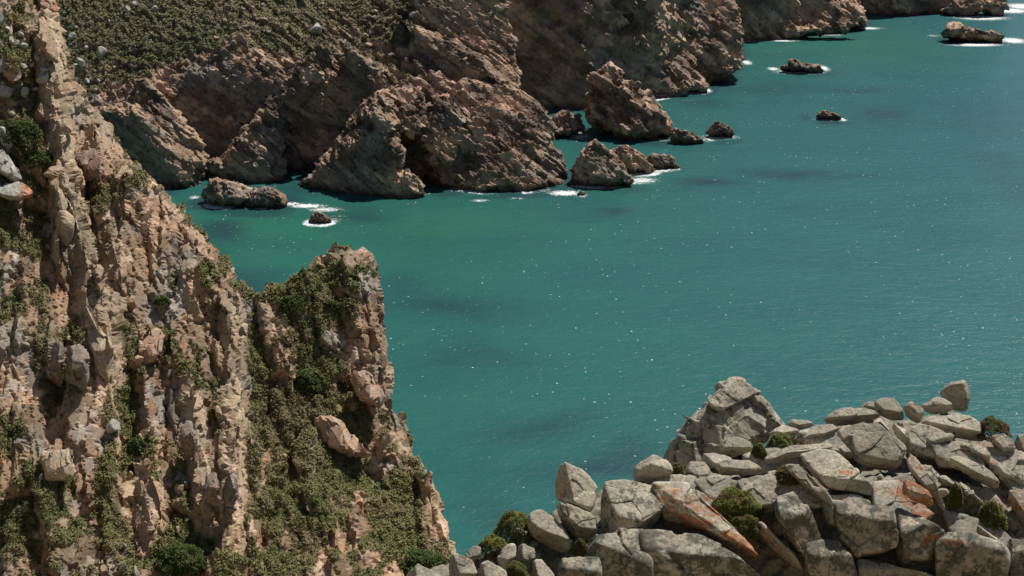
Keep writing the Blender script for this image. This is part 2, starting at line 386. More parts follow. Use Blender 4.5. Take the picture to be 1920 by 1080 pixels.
# ------------------------------------------------------------------ FARTHER CLIFFS
foot2 = zp([(900, 205), (1010, 205), (1100, 205), (1240, 185), (1320, 160), (1375, 120), (1385, 100), (1375, 80), (1480, 72), (1560, 62), (1620, 40), (1600, 28), (1720, 28), (1850, 18), (1890, 5), (1900, -20), (1850, -60)])
poly2 = [(-40, foot2[0][1] + 5)] + foot2 + [(150, 720), (-40, 720)]
def hf2(x, y):
    d, s, fr = seg_dist(x, y, poly2 + [poly2[0]]); d = np.where(inside(x, y, poly2), d, -d)
    wob = 2.5 * fbm(np.stack([x / 18, y / 18, 0 * x], 1), 3, 5)
    return np.minimum(34 + .35 * d + .05 * (x - 40), (d + .6 * wob) * 5. - 1)
vol = Volume((-40, 372, -2.2), (195, 640, 62), .72); vol.height(hf2)
B = vol.block
B([(1215, -60), (1300, -60), (1385, -20), (1392, 60), (1402, 112), (1385, 130), (1330, 112), (1240, 60)], 436, 9, fronts=((25, 35, .7),), bev=(30, 10))
B([(1235, 50), (1330, 85), (1398, 118), (1370, 150), (1335, 165), (1260, 130)], 428, 7, fronts=((-20, 5, .7),), bev=(35, 10))
B([(1222, 80), (1262, 90), (1300, 120), (1334, 160), (1328, 178), (1250, 196), (1212, 196)], 414, 5, fronts=((25, 45, .8),), bev=(30, 10))
B([(1050, 130), (1075, 90), (1100, 95), (1110, 200), (1040, 200)], 400, 5, fronts=((-20, 20, .8),), bev=(40, 20))
B([(1030, 10), (1060, -20), (1080, 20), (1070, 55), (1040, 50)], 412, 7, fronts=((20, 35, .8),), bev=(40, 20))
B([(1480, -60), (1560, -60), (1590, 10), (1640, 45), (1590, 60), (1540, 30)], 520, 9, fronts=((30, 40, .7),), bev=(35, 10))
B([(1440, 78), (1480, 50), (1560, 35), (1640, 42), (1560, 66), (1500, 74)], 497, 6, fronts=((10, 45, .8),), bev=(40, 20))
B([(1740, 30), (1790, 0), (1880, -5), (1900, 12), (1880, 26), (1790, 34)], 545, 7, fronts=((10, 45, .8),), bev=(40, 20))
B([(1640, 30), (1660, -20), (1700, -20), (1720, 30)], 548, 7, fronts=((-30, 30, .8),), bev=(40, 20))
v2, f2 = vol.mesh()
v2, r2 = add_noise(v2, f2, [((13, 13, 6), (0, -30, 30), .3, .06, 21, 0, .3), ((7.5, 5.5, 2.3), (8, -36, 10), .65, .07, 22, .45, .95, .95), ((3.2, 2.6, 1.3), (0, -38, 0), .28, .11, 23, .25, .9, .9)])
c2 = far_colour(v2, None, r2[0], r2[1], 200)
o = mesh_obj('cliff', v2, f2, M_FAR, c2); tag(o, kind='structure')

# ------------------------------------------------------------------ LEFT CLIFF
crest = [(105, -60, 185), (100, 30, 178), (112, 150, 172), (180, 212, 168), (240, 298, 164), (300, 362, 160), (370, 438, 155), (430, 522, 150), (475, 562, 146), (495, 563, 146),
         (520, 538, 147), (600, 486, 150), (650, 472, 151), (696, 482, 150), (722, 535, 148), (732, 650, 144), (745, 765, 140), (765, 850, 137), (815, 880, 133), (836, 980, 129), (850, 1060, 126), (860, 1150, 122)]
crest[11:11] = []
inner = [(0, 0, 163), (0, 150, 156), (0, 300, 150), (0, 450, 144), (0, 600, 138), (0, 900, 125), (0, 1080, 118), (250, 1080, 118), (500, 1080, 119), (750, 1080, 120), (250, 800, 131), (500, 800, 132), (690, 800, 138),
         (250, 600, 141), (400, 700, 138), (560, 640, 142), (100, 400, 150), (200, 400, 154), (660, 580, 146), (620, 900, 131), (700, 960, 127), (250, 950, 124), (400, 900, 127), (0, 1300, 110), (400, 1300, 110), (800, 1300, 112), (-300, 1000, 118), (-300, 500, 140), (-300, 0, 165), (330, 480, 150), (300, 700, 136), (540, 575, 147.5), (590, 540, 149), (650, 520, 150), (520, 610, 144.5)]
_c = np.array(crest, float); _t = np.linspace(0, len(_c) - 1, (len(_c) - 1) * 3 + 1); crest0 = crest; crest = [tuple(np.interp(q, np.arange(len(_c)), _c[:, k]) for k in range(3)) for q in _t]
cp = [P(*c) for c in crest] + [P(*c) for c in inner]
for k, c in enumerate(crest):
    p = P(*c)
    if 28 <= k <= 40: cp += [p + V3(0, -2.2, -.5)]
    a = P(*crest[max(0, k - 1)]); b = P(*crest[min(len(crest) - 1, k + 1)]); t = (b - a)[:2]; t /= np.linalg.norm(t)
    nrm = V3(-t[1], t[0], 0)
    if nrm[0] + .6 * nrm[1] < 0: nrm = -nrm
    if k >= 40: nrm = V3(1, .2, 0)
    elif k >= 27: nrm = V3(-.3, .95, 0)
    for q, dz in (((5, 1), (14, 6)) if k >= 40 else ((4, 5), (13, 24), (26, 44), (45, 70)) if k >= 27 else ((5, 9), (13, 24), (26, 44), (45, 70))):
        e = p + nrm * q; cp.append(V3(e[0], e[1], max(-6, p[2] - dz)))
base3 = rbf(cp)
fins = [([(100, 150, 172), (118, 300, 160), (130, 420, 153), (160, 560, 147), (205, 740, 140)], 4.0, 1.7),
        ([(180, 215, 167), (185, 300, 160)], 1.5, 1.5), ([(210, 500, 148), (212, 640, 142), (215, 740, 137)], 2.0, 1.5),
        ([(60, 60, 172), (110, 120, 170), (100, 200, 166)], 2.2, 2.2),
        ([(440, 620, 143), (445, 800, 134), (440, 1000, 124)], 1.1, 1.4), ([(360, 740, 135), (385, 960, 124)], 1.6, 1.2),
        ([(255, 860, 128), (285, 1000, 122)], 1.5, .9), ([(240, 330, 160), (330, 500, 150), (460, 640, 142)], 1.8, 3.0),
        ([(300, 370, 158), (420, 560, 147)], 1.2, 2.0), ([(60, 820, 130), (110, 1080, 118)], 1.8, 1.5),
        ([(640, 500, 149), (690, 640, 144), (720, 780, 139)], 1.8, 2.2), ([(560, 640, 142), (600, 700, 139), (800, 880, 132)], 1.0, 1.0),
        ([(500, 560, 145), (560, 760, 135), (620, 1000, 123)], 1.2, 1.4), ([(700, 820, 136), (800, 890, 132), (830, 1050, 125)], 1.5, 1.3),
        ([(150, 250, 163), (160, 400, 154), (230, 640, 141), (250, 900, 126)], -2.5, 1.6), ([(290, 620, 140), (330, 860, 128)], -1.5, 2.0),
        ([(480, 640, 141), (520, 900, 127)], -1.5, 2.5), ([(30, 330, 150), (60, 560, 141)], -1.5, 3)]
fins = [([P(*q) for q in L], a, wd) for L, a, wd in fins]
def hf3(x, y):
    z = base3(x, y)
    for L, a, wd in fins:
        d, s, fr = seg_dist(x, y, L); d = d + .5 * vnoise(np.stack([x / 3, y / 3, 0 * x + a * 7], 1), 9)
        e = 1 - smooth(.35, 1.0, d / wd); z = z + a * e * smooth(0, .12, fr + .03) * smooth(1.0, .85, fr - .03)
    q = np.stack([x, y, 0 * x], 1); z = z + 1.2 * fbm(q / 9, 3, 31)
    d, s, fr = seg_dist(x, y, [c[:2] for c in CR3]); return np.maximum(z, -5)
CR3 = [P(*c) for c in crest]
vol = Volume((-76, 100, -3), (6, 205, 69), .27); vol.height(hf3)
B = vol.block
B([(640, 600), (720, 590), (732, 660), (738, 740), (690, 760), (640, 680)], 146, 3, fronts=((20, 30, .7),), bev=(20, 8))
B([(690, 740), (750, 770), (770, 850), (700, 830)], 141, 2.5, fronts=((25, 30, .7),), bev=(20, 8))
B([(80, 660), (110, 625), (165, 660), (165, 720), (130, 740), (90, 730)], 140, 4.6, fronts=((-10, -5, .8),), bev=(35, 5))
B([(375, 890), (410, 880), (412, 1000), (385, 1000)], 128, 2.5, fronts=((-10, -3, .8),), bev=(35, 5))
B([(413, 895), (436, 890), (438, 1000), (415, 1005)], 128.5, 2.5, fronts=((-15, -3, .8),), bev=(35, 5))
B([(335, 800), (365, 790), (368, 870), (340, 870)], 132, 2, fronts=((-15, -3, .8),), bev=(35, 5))
B([(135, 290), (185, 280), (192, 330), (150, 340)], 160, 2.5, fronts=((-15, -5, .8), (60, 30, .9)), bev=(35, 5))
B([(80, -20), (100, 5), (108, 30), (90, 40), (60, 10)], 180, 3, fronts=((-15, 5, .8),), bev=(35, 5))
B([(60, 130), (100, 110), (112, 180), (90, 200)], 172, 3, fronts=((15, 20, .8),), bev=(35, 5))
B([(70, 840), (140, 845), (140, 900), (80, 900)], 131, 2, fronts=((-15, 5, .8),), bev=(45, 5))
EDGE = np.array([P(*c) for c in crest[40:]] + [V3(-2, 117, 3), V3(0, 114, -4)])[::-1]
_z = vol.ax[2]; ex = np.interp(_z, EDGE[:, 2], EDGE[:, 0]); ey = np.interp(_z, EDGE[:, 2], EDGE[:, 1])
_dy = vol.ax[1][:, None] - ey[None]; lim = ex + _dy * (ex / ey) - np.where(_dy > 0, .32 * _dy, -.12 * _dy)
E2 = np.array([P(*c) for c in crest[:25]])[::-1]
ex = np.interp(_z, E2[:, 2], E2[:, 0]); ey = np.interp(_z, E2[:, 2], E2[:, 1]); _dy = vol.ax[1][:, None] - ey[None]
lim2 = ex + _dy * (ex / ey) + np.where(_dy > 0, -.35 * _dy, -.3 * _dy) + 80 * smooth(41, 39.5, _z)[None] * (vol.ax[1][:, None] < 156)
lim = np.minimum(lim, lim2)
g = (vol.ax[0][:, None, None] - lim[None]) * .9
vol.F = np.maximum(vol.F, g.astype(np.float32))
_kx = vol.ax[0][:, None, None] + 18.0; kn = (_z[None, None, :] - 38.9 + np.where(_kx > 0, .14, .035) * _kx ** 2) - 60 * (vol.ax[0][:, None, None] < -27) - 60 * (vol.ax[1][None, :, None] > 158)
vol.F = np.maximum(vol.F, kn.astype(np.float32))
v3, f3 = vol.mesh()
v3, r3 = add_noise(v3, f3, [((3.6, 3.6, 10), (45, 7, 0, 35), .35, .08, 31, .15, .6, .7), ((1.9, 1.6, 4.8), (48, 14, 0, 38), .50, .08, 32, .35, .95, .95), ((.95, .8, 2.0), (46, 16, 0, 34), .16, .11, 33, .16, .9, .9)], 5)
n3 = vnormals(v3, f3); u3, w3 = proj(v3)
f8 = fbm(v3 / 6, 4, 301)
c3 = lerp(np.tile(TAN, (len(v3), 1)), PINK, smooth(-.3, .5, f8 + .5 * (r3[1] - .5)))
c3 = lerp(c3, BROWN, smooth(-.05, .45, fbm(v3 / 7, 4, 303) + .5 * (r3[2] - .5)) * .8)
c3 = lerp(c3, GREY, smooth(.0, .45, fbm(v3 / 4, 4, 305) + .4 * (r3[2] - .5)) * .8)
c3 = lerp(c3, PALE, smooth(.25, .5, fbm(v3 / 1.8, 3, 307)) * .5)
c3 = lerp(c3, ORNG, smooth(.38, .55, fbm(v3 / 1.5, 3, 309)) * .5)
c3 *= (.65 + .6 * r3[1])[:, None] * (.8 + .4 * r3[2])[:, None]
S3 = smooth_n(n3, f3, 2)
def blob(u, v, ru, rv): return np.clip(1 - ((u3 - u) / ru) ** 2 - ((w3 - v) / rv) ** 2, -1, 1)
reg = .04 + 0 * u3
for (a, b, ru, rv, k) in [(585, 545, 95, 50, .6), (40, 180, 90, 180, .7), (150, 400, 40, 120, .7), (150, 600, 60, 90, .0), (225, 720, 40, 190, .5), (540, 850, 160, 220, .27), (600, 560, 100, 70, .6), (600, 700, 70, 80, .5), (40, 960, 70, 110, .3),
                          (750, 980, 70, 110, .5), (340, 1040, 60, 60, .6), (480, 700, 50, 100, .4), (20, 420, 60, 60, .4), (120, 230, 30, 30, .3),
                          (270, 480, 110, 130, -.5), (150, 300, 25, 150, -.9), (190, 620, 35, 160, -.8), (400, 620, 60, 120, -.4), (700, 640, 45, 130, -.6), (420, 900, 50, 120, -.5), (130, 820, 90, 80, -.4), (815, 960, 30, 90, -.6), (300, 760, 60, 80, -.2)]:
    reg = reg + k * np.maximum(0, blob(a, b, ru, rv))
fm = 0 * u3
for L, a, wd in fins[:7]:
    if a > 0: d, s_, fr = seg_dist(v3[:, 0], v3[:, 1], L); fm = np.maximum(fm, smooth(1.25 * wd, .6 * wd, d))
c3 = lerp(c3, C_(.47, .37, .26) * (.8 + .4 * r3[1])[:, None], fm * .6)
veg3 = (1 - .85 * fm) * smooth(.02, .14, reg - .5 * np.maximum(0, blob(672, 480, 60, 26)) - .35 * np.maximum(0, blob(700, 560, 40, 90)) + .75 * fbm(v3 / np.array([1.9, 3.4, 3.4]), 5, 311, .6) + .35 * (S3[:, 2] - .62)) * smooth(.30, .5, S3[:, 2])
c3 = lerp(c3, C_(.12, .115, .045), veg3 * .85)
v3 = v3 + n3 * (veg3 * .28 * smooth(-.3, .5, fbm(v3 / 1.1, 3, 52)))[:, None]
o = mesh_obj('hillside', v3, f3, M_LEFT, c3); tag(o, kind='structure')
scrub('scrub', v3, f3, veg3, 420000, .22, .28, 'green and olive scrub growing in the gullies of the steep left hillside', 1.3, (C_(.12, .15, .04), C_(.22, .20, .08), C_(.065, .095, .03), C_(.25, .185, .10)), 2)

# ------------------------------------------------------------------ ground under and behind the viewpoint
def coarse():
    xs = np.arange(-160, 80, 3.); ys = np.arange(-60, 112, 3.); X, Y = np.meshgrid(xs, ys, indexing='ij'); x, y = X.ravel(), Y.ravel()
    near = np.where(y < 38, 87 - .72 * np.maximum(y, -40) , 59.6 - (y - 38) * 1.4)
    right = np.clip((x - 30) * 1.6, 0, 90); z = np.maximum(near - right - 2.0, -6)
    left = np.clip(40 - (y - 60) * .4 + (-x - 30) * .25, -6, 60); z = np.where(x < -20, np.maximum(z, np.minimum(left, 84 - .66 * y)), z)
    z += 1.2 * fbm(np.stack([x / 12, y / 12, 0 * x], 1), 3, 77)
    v = np.stack([x, y, z], 1); nx, ny = X.shape; i = np.arange(nx * ny).reshape(nx, ny)
    f = np.stack([i[:-1, :-1], i[1:, :-1], i[1:, 1:], i[:-1, 1:]], -1).reshape(-1, 4)
    c = lerp(np.tile(TAN, (len(v), 1)), OLIVE, smooth(-.3, .3, fbm(v / 8, 3, 78)))
    tag(mesh_obj('terrain', v, f, M_LEFT, c), kind='structure')
coarse()

# ------------------------------------------------------------------ rocks as separate meshes
_ico = {}
def ico(n):
    if n not in _ico:
        bm = bmesh.new(); bmesh.ops.create_icosphere(bm, subdivisions=n, radius=1)
        _ico[n] = (np.array([v.co[:] for v in bm.verts]), np.array([[q.index for q in f.verts] for f in bm.faces])); bm.free()
    v, f = _ico[n]; return v / np.linalg.norm(v, axis=1, keepdims=True), f
def radial(pl, c, sub=5, k=14):
    d, f = ico(sub); inv = np.zeros(len(d))
    for n, off in pl:
        dd = max(off - n @ c, .02); q = np.maximum(d @ n, 0) / dd; inv += q ** k
    return c + d / (inv ** (1 / k))[:, None], f
def rock_obj(name, v, f, mat, col, label, cat, group=None):
    c = v.mean(0); c[2] = v[:, 2].min()
    o = mesh_obj(name, v - c, f, mat, col, flat=False); o.location = c; tag(o, label, cat, group); return o

SEA = []
# sea rocks: outline, half depth, fronts
def sea_rock(poly, t, label, name='sea_rock', fr=((15, 38, .8), (-35, 15, .9)), bev=(38, 25), sub=6, amp=1., group=None, dark=.0, grow=1.05):
    hp = hull(poly); vb = max(p[1] for p in hp); ub = np.mean([p[0] for p in hp])
    y = Z0(ub, vb)[1] + t * .9
    pl, c, pts = block_planes(poly, y, t, fronts=fr, bev=bev, back=35, grow=grow)
    c = c.copy(); v, f = radial(pl, c, sub, 12); sz = np.ptp(v[:, 0])
    v[:, 2] = np.where(v[:, 2] < -1.5, -1.5, v[:, 2])
    s = max(.6, sz / 9)
    v, r = add_noise(v, f, [((s * 2.4, s * 2.4, s * 1.2), (10, -34, 15), .3 * s * amp, .16, 401, .05 * s), ((s * .9, s * .8, s * .5), (5, -36, 0), .16 * s * amp, .3, 402, .05 * s)], 2)
    col = far_colour(v, None, r[0], r[1], 150 + int(ub)) * (1 - dark)
    SEA.append(v.copy()); return rock_obj(name, v, f, M_FAR, col, label, 'rock', group)
sea_rock([(1092, 225), (1102, 180), (1140, 110), (1160, 112), (1200, 165), (1262, 220), (1268, 244), (1200, 262), (1130, 252)], 8, 'tall pointed brown sea stack standing in the water before the dark far cliff', 'sea_stack', fr=((28, 42, .75), (-35, 18, .8)), bev=(15, 10), sub=7, amp=1.5, grow=1.1)
sea_rock([(1066, 344), (1078, 308), (1112, 264), (1135, 266), (1180, 325), (1182, 345), (1100, 352)], 4, 'brown pyramid shaped sea rock joined to the tip of the fractured headland', sub=6, bev=(25, 15), grow=1.18)
sea_rock([(1145, 290), (1160, 274), (1185, 275), (1222, 312), (1215, 326), (1175, 326)], 3.2, 'dark humped sea rock just beyond the pyramid rock off the headland tip', grow=1.25, amp=1.4)
sea_rock([(1202, 308), (1216, 292), (1252, 290), (1272, 310), (1262, 317), (1220, 318)], 2.5, 'low blunt rock at the seaward end of the row off the headland tip', grow=1.2, amp=1.4)
sea_rock([(1252, 258), (1262, 240), (1285, 242), (1322, 264), (1315, 272), (1268, 272)], 2.6, 'low brown rock at the right foot of the tall pointed sea stack')
sea_rock([(1322, 250), (1335, 232), (1352, 227), (1380, 248), (1375, 257), (1345, 260)], 2.4, 'small brown sea rock with white surf on its right, beyond the sea stack')
sea_rock([(380, 378), (383, 338), (400, 330), (440, 345), (480, 352), (480, 388), (400, 390)], 4, 'reddish rough rock at the foot of the dark gully in the inlet', fr=((10, 48, .8), (-30, 25, .9)))
sea_rock([(450, 385), (470, 356), (500, 346), (520, 355), (545, 382), (520, 392), (460, 392)], 3, 'dark sloping rock with surf at its tip, right of the reddish inlet rock')
sea_rock([(574, 416), (585, 400), (600, 397), (618, 408), (625, 416), (600, 420)], 1.3, 'tiny dark rock awash in foam in front of the inlet cliff', sub=5, dark=.4, amp=1.3)
sea_rock([(1757, 65), (1772, 42), (1795, 42), (1840, 48), (1905, 72), (1880, 84), (1800, 84)], 7, 'long flat topped brown islet ringed by surf in the far corner of the bay', fr=((5, 55, .75), (0, 15, .95)))
sea_rock([(1455, 133), (1480, 114), (1500, 112), (1530, 118), (1552, 134), (1500, 140)], 4, 'low dark skerry with a white surf collar off the second cliff', dark=.25)
sea_rock([(1528, 222), (1538, 206), (1550, 206), (1586, 220), (1575, 227), (1545, 227)], 2.5, 'small dark skerry alone in open turquoise water, trailing a thin wake', sub=5, dark=.4)
sea_rock([(1080, 366), (1085, 359), (1097, 360), (1098, 367)], .8, 'tiny black rock in the surf before the pyramid shaped rock', sub=4, dark=.5)

# ------------------------------------------------------------------ water
def water():
    def axis(a, b, h, far):
        c = np.arange(a, b, h); g = h * 1.35 ** np.arange(1, 40); up = b + np.cumsum(g); dn = a - np.cumsum(g)
        return np.concatenate([dn[dn > -far][::-1], c, up[up < far]])
    xs = axis(-120, 215, .75, 9000); ys = axis(140, 600, .75, 9000); X, Y = np.meshgrid(xs, ys, indexing='ij'); x, y = X.ravel(), Y.ravel()
    v = np.stack([x, y, 0 * x], 1); i = np.arange(len(x)).reshape(X.shape)
    f = np.stack([i[:-1, :-1], i[1:, :-1], i[1:, 1:], i[:-1, 1:]], -1).reshape(-1, 4)
    wp = np.stack([x / 16, y / 16, 0 * x], 1); wx = x + 5 * fbm(wp, 3, 81) ; wy = y + 9 * fbm(wp + 9, 3, 82)
    def spot(u, vv, ru, rv, pad=1.):
        c = Z0(u, vv); rx = ru / FPX * np.linalg.norm(c - CAM); a = Z0(u, vv - rv)[1]; b = Z0(u, vv + rv)[1]; ry = (a - b) / 2
        return np.exp(-(((wx - c[0]) / rx) ** 2 + ((wy - c[1]) / ry) ** 2) * 1.2)
    dark = 0 * x
    for s in [(430, 430, 60, 16, 1), (395, 470, 50, 30, .6), (650, 400, 70, 10, .7), (450, 530, 90, 40, .8), (830, 565, 130, 22, .75), (1155, 394, 38, 7, .9), (1340, 347, 70, 11, 1.), (1470, 325, 90, 12, .9), (1560, 338, 60, 8, .6),
              (1640, 212, 70, 14, .7), (1600, 168, 50, 6, .6), (1420, 165, 110, 14, .5), (1000, 790, 120, 28, .6), (880, 660, 100, 25, .45), (1130, 865, 110, 22, .8), (760, 540, 60, 30, .4), (1850, 225, 90, 30, .25), (1320, 190, 60, 12, .6), (1110, 300, 50, 20, .4), (900, 960, 60, 60, .4), (1900, 340, 60, 90, .3)]:
        dark = np.maximum(dark, spot(*s[:4]) * s[4])
    dark = np.clip(dark + .12 * fbm(np.stack([x / 30, y / 60, 0 * x], 1), 3, 83), 0, 1)
    green = 0 * x
    for s in [(600, 430, 330, 60, 1.), (760, 420, 300, 50, 1.), (1150, 320, 120, 40, .8), (1420, 90, 200, 40, .6), (1600, 85, 200, 40, .8), (500, 470, 160, 50, .8)]:
        green = np.maximum(green, spot(*s[:4]) * s[4])
    foam = 0 * x
    for s in [(1060, 362, 40, 6, 1.), (1120, 350, 60, 6, .95), (1205, 338, 36, 8, .8), (1238, 319, 34, 5, .9), (1190, 343, 28, 5, .7), (1350, 257, 38, 5, 1.), (1330, 262, 20, 5, .7), (1085, 255, 30, 8, .8), (1240, 262, 20, 5, .6), (1400, 117, 12, 6, .9),
              (1500, 135, 55, 5, .95), (1545, 128, 12, 7, .9), (1450, 129, 14, 4, .9), (1555, 224, 34, 3.5, .9), (575, 386, 42, 5, .95), (610, 393, 40, 6, .8), (545, 382, 24, 4, .9), (612, 412, 44, 6, .62), (490, 391, 18, 3, .8), (365, 370, 14, 4, .8), (640, 405, 22, 3, .5),
              (1830, 84, 60, 4, .95), (1900, 76, 30, 7, .95), (1840, 33, 55, 6, 1.), (1895, 20, 40, 6, 1.), (1920, 12, 40, 7, 1.), (1470, 76, 30, 3, .9), (1560, 66, 34, 3, .6), (1625, 53, 34, 3, .9), (1750, 67, 18, 3, .6), (900, 376, 22, 3, .8), (970, 372, 26, 3, .6), (800, 362, 12, 4, .6), (770, 381, 30, 2.5, .4), (1290, 188, 30, 2.5, .4), (1360, 155, 20, 2.5, .4)]:
        c = Z0(s[0], s[1]); rx = s[2] / FPX * np.linalg.norm(c - CAM); ry = (Z0(s[0], s[1] - s[3])[1] - Z0(s[0], s[1] + s[3])[1]) / 2
        foam = np.maximum(foam, np.exp(-(((x - c[0]) / rx) ** 2 + ((y - c[1]) / ry) ** 2)) * s[4])
    g = .75; H = np.zeros((460, 640))
    for q in [vF, v2] + SEA: 
        m = np.abs(q[:, 2]) < .45; a = ((q[m, 0] + 130) / g).astype(int); b_ = ((q[m, 1] - 140) / g).astype(int); ok = (a >= 0) & (a < 460) & (b_ >= 0) & (b_ < 640); H[a[ok], b_[ok]] = 1
    def blur(Q, it):
        for _ in range(it): Q = (Q + np.roll(Q, 1, 0) + np.roll(Q, -1, 0)) / 3; Q = (Q + np.roll(Q, 1, 1) + np.roll(Q, -1, 1)) / 3
        return Q
    B1, B2 = blur(H, 6), blur(H, 40); a = ((x + 130) / g); b_ = ((y - 140) / g); ok = (a >= 0) & (a < 458) & (b_ >= 0) & (b_ < 638)
    i0, j0 = np.where(ok, a, 0).astype(int), np.where(ok, b_, 0).astype(int)
    n1 = np.where(ok, B1[i0, j0], 0); n2 = np.where(ok, B2[i0, j0], 0)
    shore = smooth(.02, .25, n1) * smooth(-.15, .4, fbm(np.stack([x / 9, y / 9, 0 * x], 1), 3, 91)) * .84
    foam = np.maximum(foam, shore); dark = np.maximum(dark, .75 * smooth(.01, .10, n2) * smooth(-.3, .3, fbm(np.stack([x / 7, y / 10, 0 * x], 1), 3, 92)))
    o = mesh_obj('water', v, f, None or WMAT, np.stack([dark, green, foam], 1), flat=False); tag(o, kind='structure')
def water_mat():
    m, n, l, b = new_mat('sea_water')
    at = n.new('ShaderNodeAttribute'); at.attribute_name = 'tone'; sp = n.new('ShaderNodeSeparateColor'); l.new(at.outputs['Color'], sp.inputs[0])
    geo = n.new('ShaderNodeNewGeometry'); sx = n.new('ShaderNodeSeparateXYZ'); l.new(geo.outputs['Position'], sx.inputs[0])
    def noise(scale, det, st=(1, 1, 1), rough=.5, rot=0):
        mp = n.new('ShaderNodeMapping'); mp.inputs['Scale'].default_value = st; mp.inputs['Rotation'].default_value = (0, 0, math.radians(rot)); l.new(geo.outputs['Position'], mp.inputs[0])
        t = n.new('ShaderNodeTexNoise'); t.inputs['Scale'].default_value = scale; t.inputs['Detail'].default_value = det; t.inputs['Roughness'].default_value = rough; l.new(mp.outputs[0], t.inputs['Vector']); return t.outputs[0]
    def rng_(x, a, b_, c=0, d=1):
        r = n.new('ShaderNodeMapRange'); r.inputs[1].default_value = a; r.inputs[2].default_value = b_; r.inputs[3].default_value = c; r.inputs[4].default_value = d; l.new(x, r.inputs[0]); return r.outputs[0]
    def mix(f, a, b_):
        r = n.new('ShaderNodeMix'); r.data_type = 'RGBA'
        if isinstance(f, float): r.inputs[0].default_value = f
        else: l.new(f, r.inputs[0])
        for s_, q in ((6, a), (7, b_)):
            if isinstance(q, tuple): r.inputs[s_].default_value = (*q, 1)
            else: l.new(q, r.inputs[s_])
        return r.outputs[2]
    def mth(op, a, b_=0.):
        r = n.new('ShaderNodeMath'); r.operation = op
        for s_, q in ((0, a), (1, b_)):
            if isinstance(q, (int, float)): r.inputs[s_].default_value = q
            else: l.new(q, r.inputs[s_])
        return r.outputs[0]
    blue = rng_(sx.outputs[0], -20, 150)
    c = mix(blue, (.018, .118, .100), (.015, .110, .124))
    c = mix(mth('MULTIPLY', sp.outputs[1], .8), c, (.022, .142, .084))
    c = mix(rng_(noise(.03, 5, (1, 2.2, 1), .6, 12), .35, .65, 0, .42), c, (.010, .075, .085))
    c = mix(mth('MULTIPLY', sp.outputs[0], .78), c, (.012, .032, .050))
    # foam of surf round the rocks and whitecaps; sun glints painted as white flecks
    fn = noise(1.3, 8, (1, 1.6, 1), .75)
    surf = rng_(mth('ADD', sp.outputs[2], mth('MULTIPLY', mth('SUBTRACT', fn, .5), 2.6)), .50, .85)
    surf = mth('MULTIPLY', surf, rng_(sp.outputs[2], .08, .2))
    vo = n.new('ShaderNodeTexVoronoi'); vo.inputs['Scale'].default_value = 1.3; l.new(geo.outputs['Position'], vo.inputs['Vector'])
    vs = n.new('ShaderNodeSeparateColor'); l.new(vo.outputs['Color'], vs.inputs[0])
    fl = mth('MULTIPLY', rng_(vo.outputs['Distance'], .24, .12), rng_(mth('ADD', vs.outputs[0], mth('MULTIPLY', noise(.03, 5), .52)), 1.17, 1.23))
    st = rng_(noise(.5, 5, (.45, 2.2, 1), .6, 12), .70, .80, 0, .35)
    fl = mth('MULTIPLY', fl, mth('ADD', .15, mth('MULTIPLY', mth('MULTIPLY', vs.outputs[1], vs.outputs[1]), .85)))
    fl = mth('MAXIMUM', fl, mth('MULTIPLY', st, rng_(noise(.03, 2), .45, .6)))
    foam = mth('MAXIMUM', surf, fl)  # surf foam, whitecaps and the painted sun glints together
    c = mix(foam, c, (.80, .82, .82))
    l.new(c, b.inputs['Base Color']); b.inputs['IOR'].default_value = 1.33
    l.new(rng_(foam, 0, 1, .34, .8), b.inputs['Roughness'])
    h = mth('ADD', mth('MULTIPLY', noise(.35, 6, (.7, 1.4, 1), .6, 20), 1.), mth('MULTIPLY', noise(1.6, 4, (.8, 1.3, 1), .6, -15), .35))
    bp = n.new('ShaderNodeBump'); bp.inputs['Strength'].default_value = .75; bp.inputs['Distance'].default_value = .36
    l.new(h, bp.inputs['Height']); l.new(bp.outputs[0], b.inputs['Normal']); return m
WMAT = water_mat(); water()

# the land that carries on inland beyond the modelled shore
def inland():
    for (x0, x1, y0, y1, st, hf, dz, keep) in [(-520, -6, 336, 900, 5., lambda x, y: np.minimum(plat1(np.maximum(x, -110), np.minimum(y, 410)) + .25 * np.maximum(y - 410, 0), 90), 2.5, lambda x, y: (y > 345 + .15 * np.maximum(0, x + 60))),
                                               (-60, 420, 470, 1100, 6., lambda x, y: np.minimum(hf2(np.clip(x, -40, 190), y), 130), 2.0, lambda x, y: y > 560 + 1.2 * np.maximum(0, x - 60))]:
        xs = np.arange(x0, x1, st); ys = np.arange(y0, y1, st); X, Y = np.meshgrid(xs, ys, indexing='ij'); x, y = X.ravel(), Y.ravel()
        q = np.stack([x / 25, y / 25, 0 * x], 1); z = np.where(keep(x, y), hf(x, y) - dz + 1.5 * fbm(q, 4, 88), -8.)
        v = np.stack([x, y, z], 1); i = np.arange(len(x)).reshape(X.shape); f = np.stack([i[:-1, :-1], i[1:, :-1], i[1:, 1:], i[:-1, 1:]], -1).reshape(-1, 4)
        tag(mesh_obj('hill', v, f, M_FAR, lerp(np.tile(C_(.10, .11, .05), (len(v), 1)), C_(.19, .15, .095), smooth(-.3, .3, fbm(q * 2, 3, 89)))), kind='structure')
inland()
# seabed, so the sea has a floor and an edge
def seabed():
    v = np.array([(-9000, -9000, -12), (9000, -9000, -12), (9000, 9000, -12), (-9000, 9000, -12)], float)
    tag(mesh_obj('ground', v, np.array([[0, 1, 2, 3]]), M_FAR, np.tile(C_(.2, .18, .13), (4, 1))), kind='structure')
seabed()

